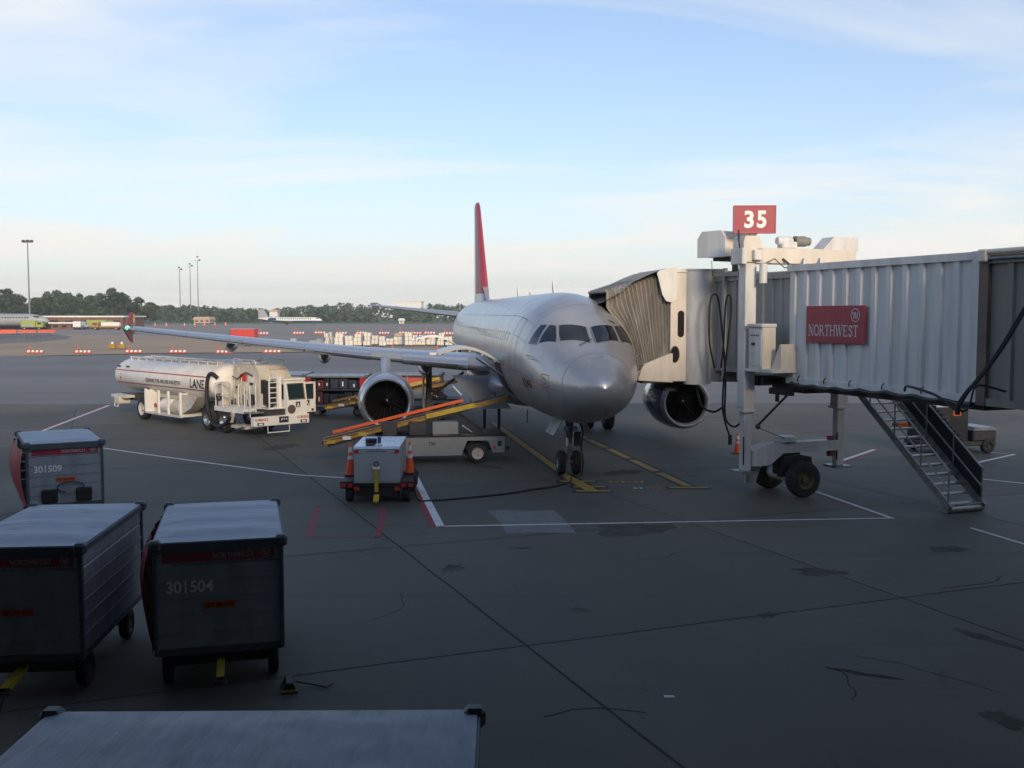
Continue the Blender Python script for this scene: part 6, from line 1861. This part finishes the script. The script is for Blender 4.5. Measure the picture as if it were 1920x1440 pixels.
def logo_a(x, y0, z0, par, w=.22, h=.24):
    b = MB().box(x, x + .006, y0, y0 + w, z0, z0 + h).build('badge', 'print_dark', par)
    q = MB().add([(x + .009, y0 + w * .5, z0 + h * .9), (x + .009, y0 + w * .86, z0 + h * .05), (x + .009, y0 + w * .66, z0 + h * .05), (x + .009, y0 + w * .5, z0 + h * .5), (x + .009, y0 + w * .34, z0 + h * .05), (x + .009, y0 + w * .14, z0 + h * .05)], [(0, 1, 2, 3), (0, 3, 4, 5)]); q.build('letter', 'print_white', b)
logo_a(11.055, .85, 1.16, cab); logo_a(10.475, 1.70, 1.14, dr)
MB().box(10.472, 10.485, 2.02, 2.14, .90, 1.0).build('door_vent', 'dark_steel', dr)
MB().cyl((11.08, .62, 1.10), (11.11, .62, 1.10), .19, n=22).build('round_reflector', 'bridge_frame', cab)
bp = MB().box(10.85, 11.12, -1.22, 1.48, .46, .86, .02).build('bumper', 'truck_white', ft)
for y in (-.92, 1.18):
    l_ = MB().box(11.12, 11.135, y - .15, y + .17, .50, .62, .005).build('headlight_recess', 'dark_steel', bp)
    MB().box(11.135, 11.15, y - .08, y + .10, .52, .59, .01).build('headlight', 'lamp_clear', l_)
q = MB(); put_text(q, 'FLAMMABLE', (11.126, -1.18, .68), (0, 1, 0), (0, 0, 1), .62, .12); put_text(q, 'NO SMOKING', (11.126, .86, .68), (0, 1, 0), (0, 0, 1), .58, .12); q.build('lettering', 'print_red', bp)
b_ = MB().box(11.12, 11.13, -.02, .44, .56, .82).build('jet_a_plate', 'print_dark', bp)
q = MB(); put_text(q, 'JET A', (11.134, .06, .65), (0, 1, 0), (0, 0, 1), .32, .10); q.build('lettering', 'print_white', b_)
MB().tube([(11.0, -.5, .46), (11.0, -.5, .16), (11.0, .55, .16), (11.0, .55, .46)], .025, 6).build('front_step', 'truck_white', bp)
q = MB().box(10.0, 10.25, 1.15, 1.45, .85, 1.3); q.build('seat', 'black_rubber', cab)

# ------------------------------------------------------------------ tractor with generator box at right
tr2 = thing('generator_tug', 'dark grey generator unit on a low tug behind the service stairs', 'generator', (16.0, 38.6, 0), R(12))
hb = MB().box(-.75, .75, -.7, .9, .42, 1.72, .03).build('housing', 'black_metal', tr2)
MB().box(-.78, -.05, -.73, -.69, .45, 1.55, .01).build('louvre_panel', 'black_metal', hb)
q = MB()
for i in range(8): q.box(-.70, -.12, -.75, -.73, .52 + i * .12, .56 + i * .12)
q.build('louvres', 'dark_steel', hb)
MB().box(-.70, .1, -.6, .8, 1.72, 1.78, .02).build('lid', 'gpu_top', hb); MB().box(.15, .78, -.65, .85, 1.72, 1.80, .02).build('lid', 'gpu_top', hb)
MB().box(.10, .42, -.712, -.70, 1.42, 1.60).build('orange_label', 'orange_decal', hb)
MB().box(.75, .90, -.5, .2, 1.0, 1.6, .04).build('exhaust_box', 'black_metal', hb)
ch = MB().box(-.9, 1.9, -.75, .85, .28, .45, .02); ch.box(.95, 1.95, -.72, .6, .45, .85, .05); ch = ch.build('chassis', 'dark_steel', tr2)
MB().prism([(.95, .85), (1.95, .85), (1.85, .96), (1.05, .98)], -.72, .6).build('hood', 'galv', ch)
for x in (-.5, 1.55):
    for y in (-.72, .8): wheel(tr2, (x, y, .27), .27, .2, (0, 1, 0), 'dark_steel', lugs=False)

# ------------------------------------------------------------------ evening haze over the field
hz = MB().box(-900, 900, -60, 1400, -1.3, 44).build('haze', 'far_white')
hz.data.materials.clear()
hm = bpy.data.materials.new('haze_air'); hm.use_nodes = True
hn = hm.node_tree.nodes; hn.clear()
ho = hn.new('ShaderNodeOutputMaterial'); hv_ = hn.new('ShaderNodeVolumePrincipled')
hv_.inputs['Color'].default_value = (0.95, 0.96, 0.98, 1)
hv_.inputs['Density'].default_value = 0.00030
hv_.inputs['Anisotropy'].default_value = 0.2
hm.node_tree.links.new(hv_.outputs[0], ho.inputs['Volume'])
hz.data.materials.append(hm)
tag(hz, 'thin pale evening haze over the airfield', 'haze', kind='stuff')
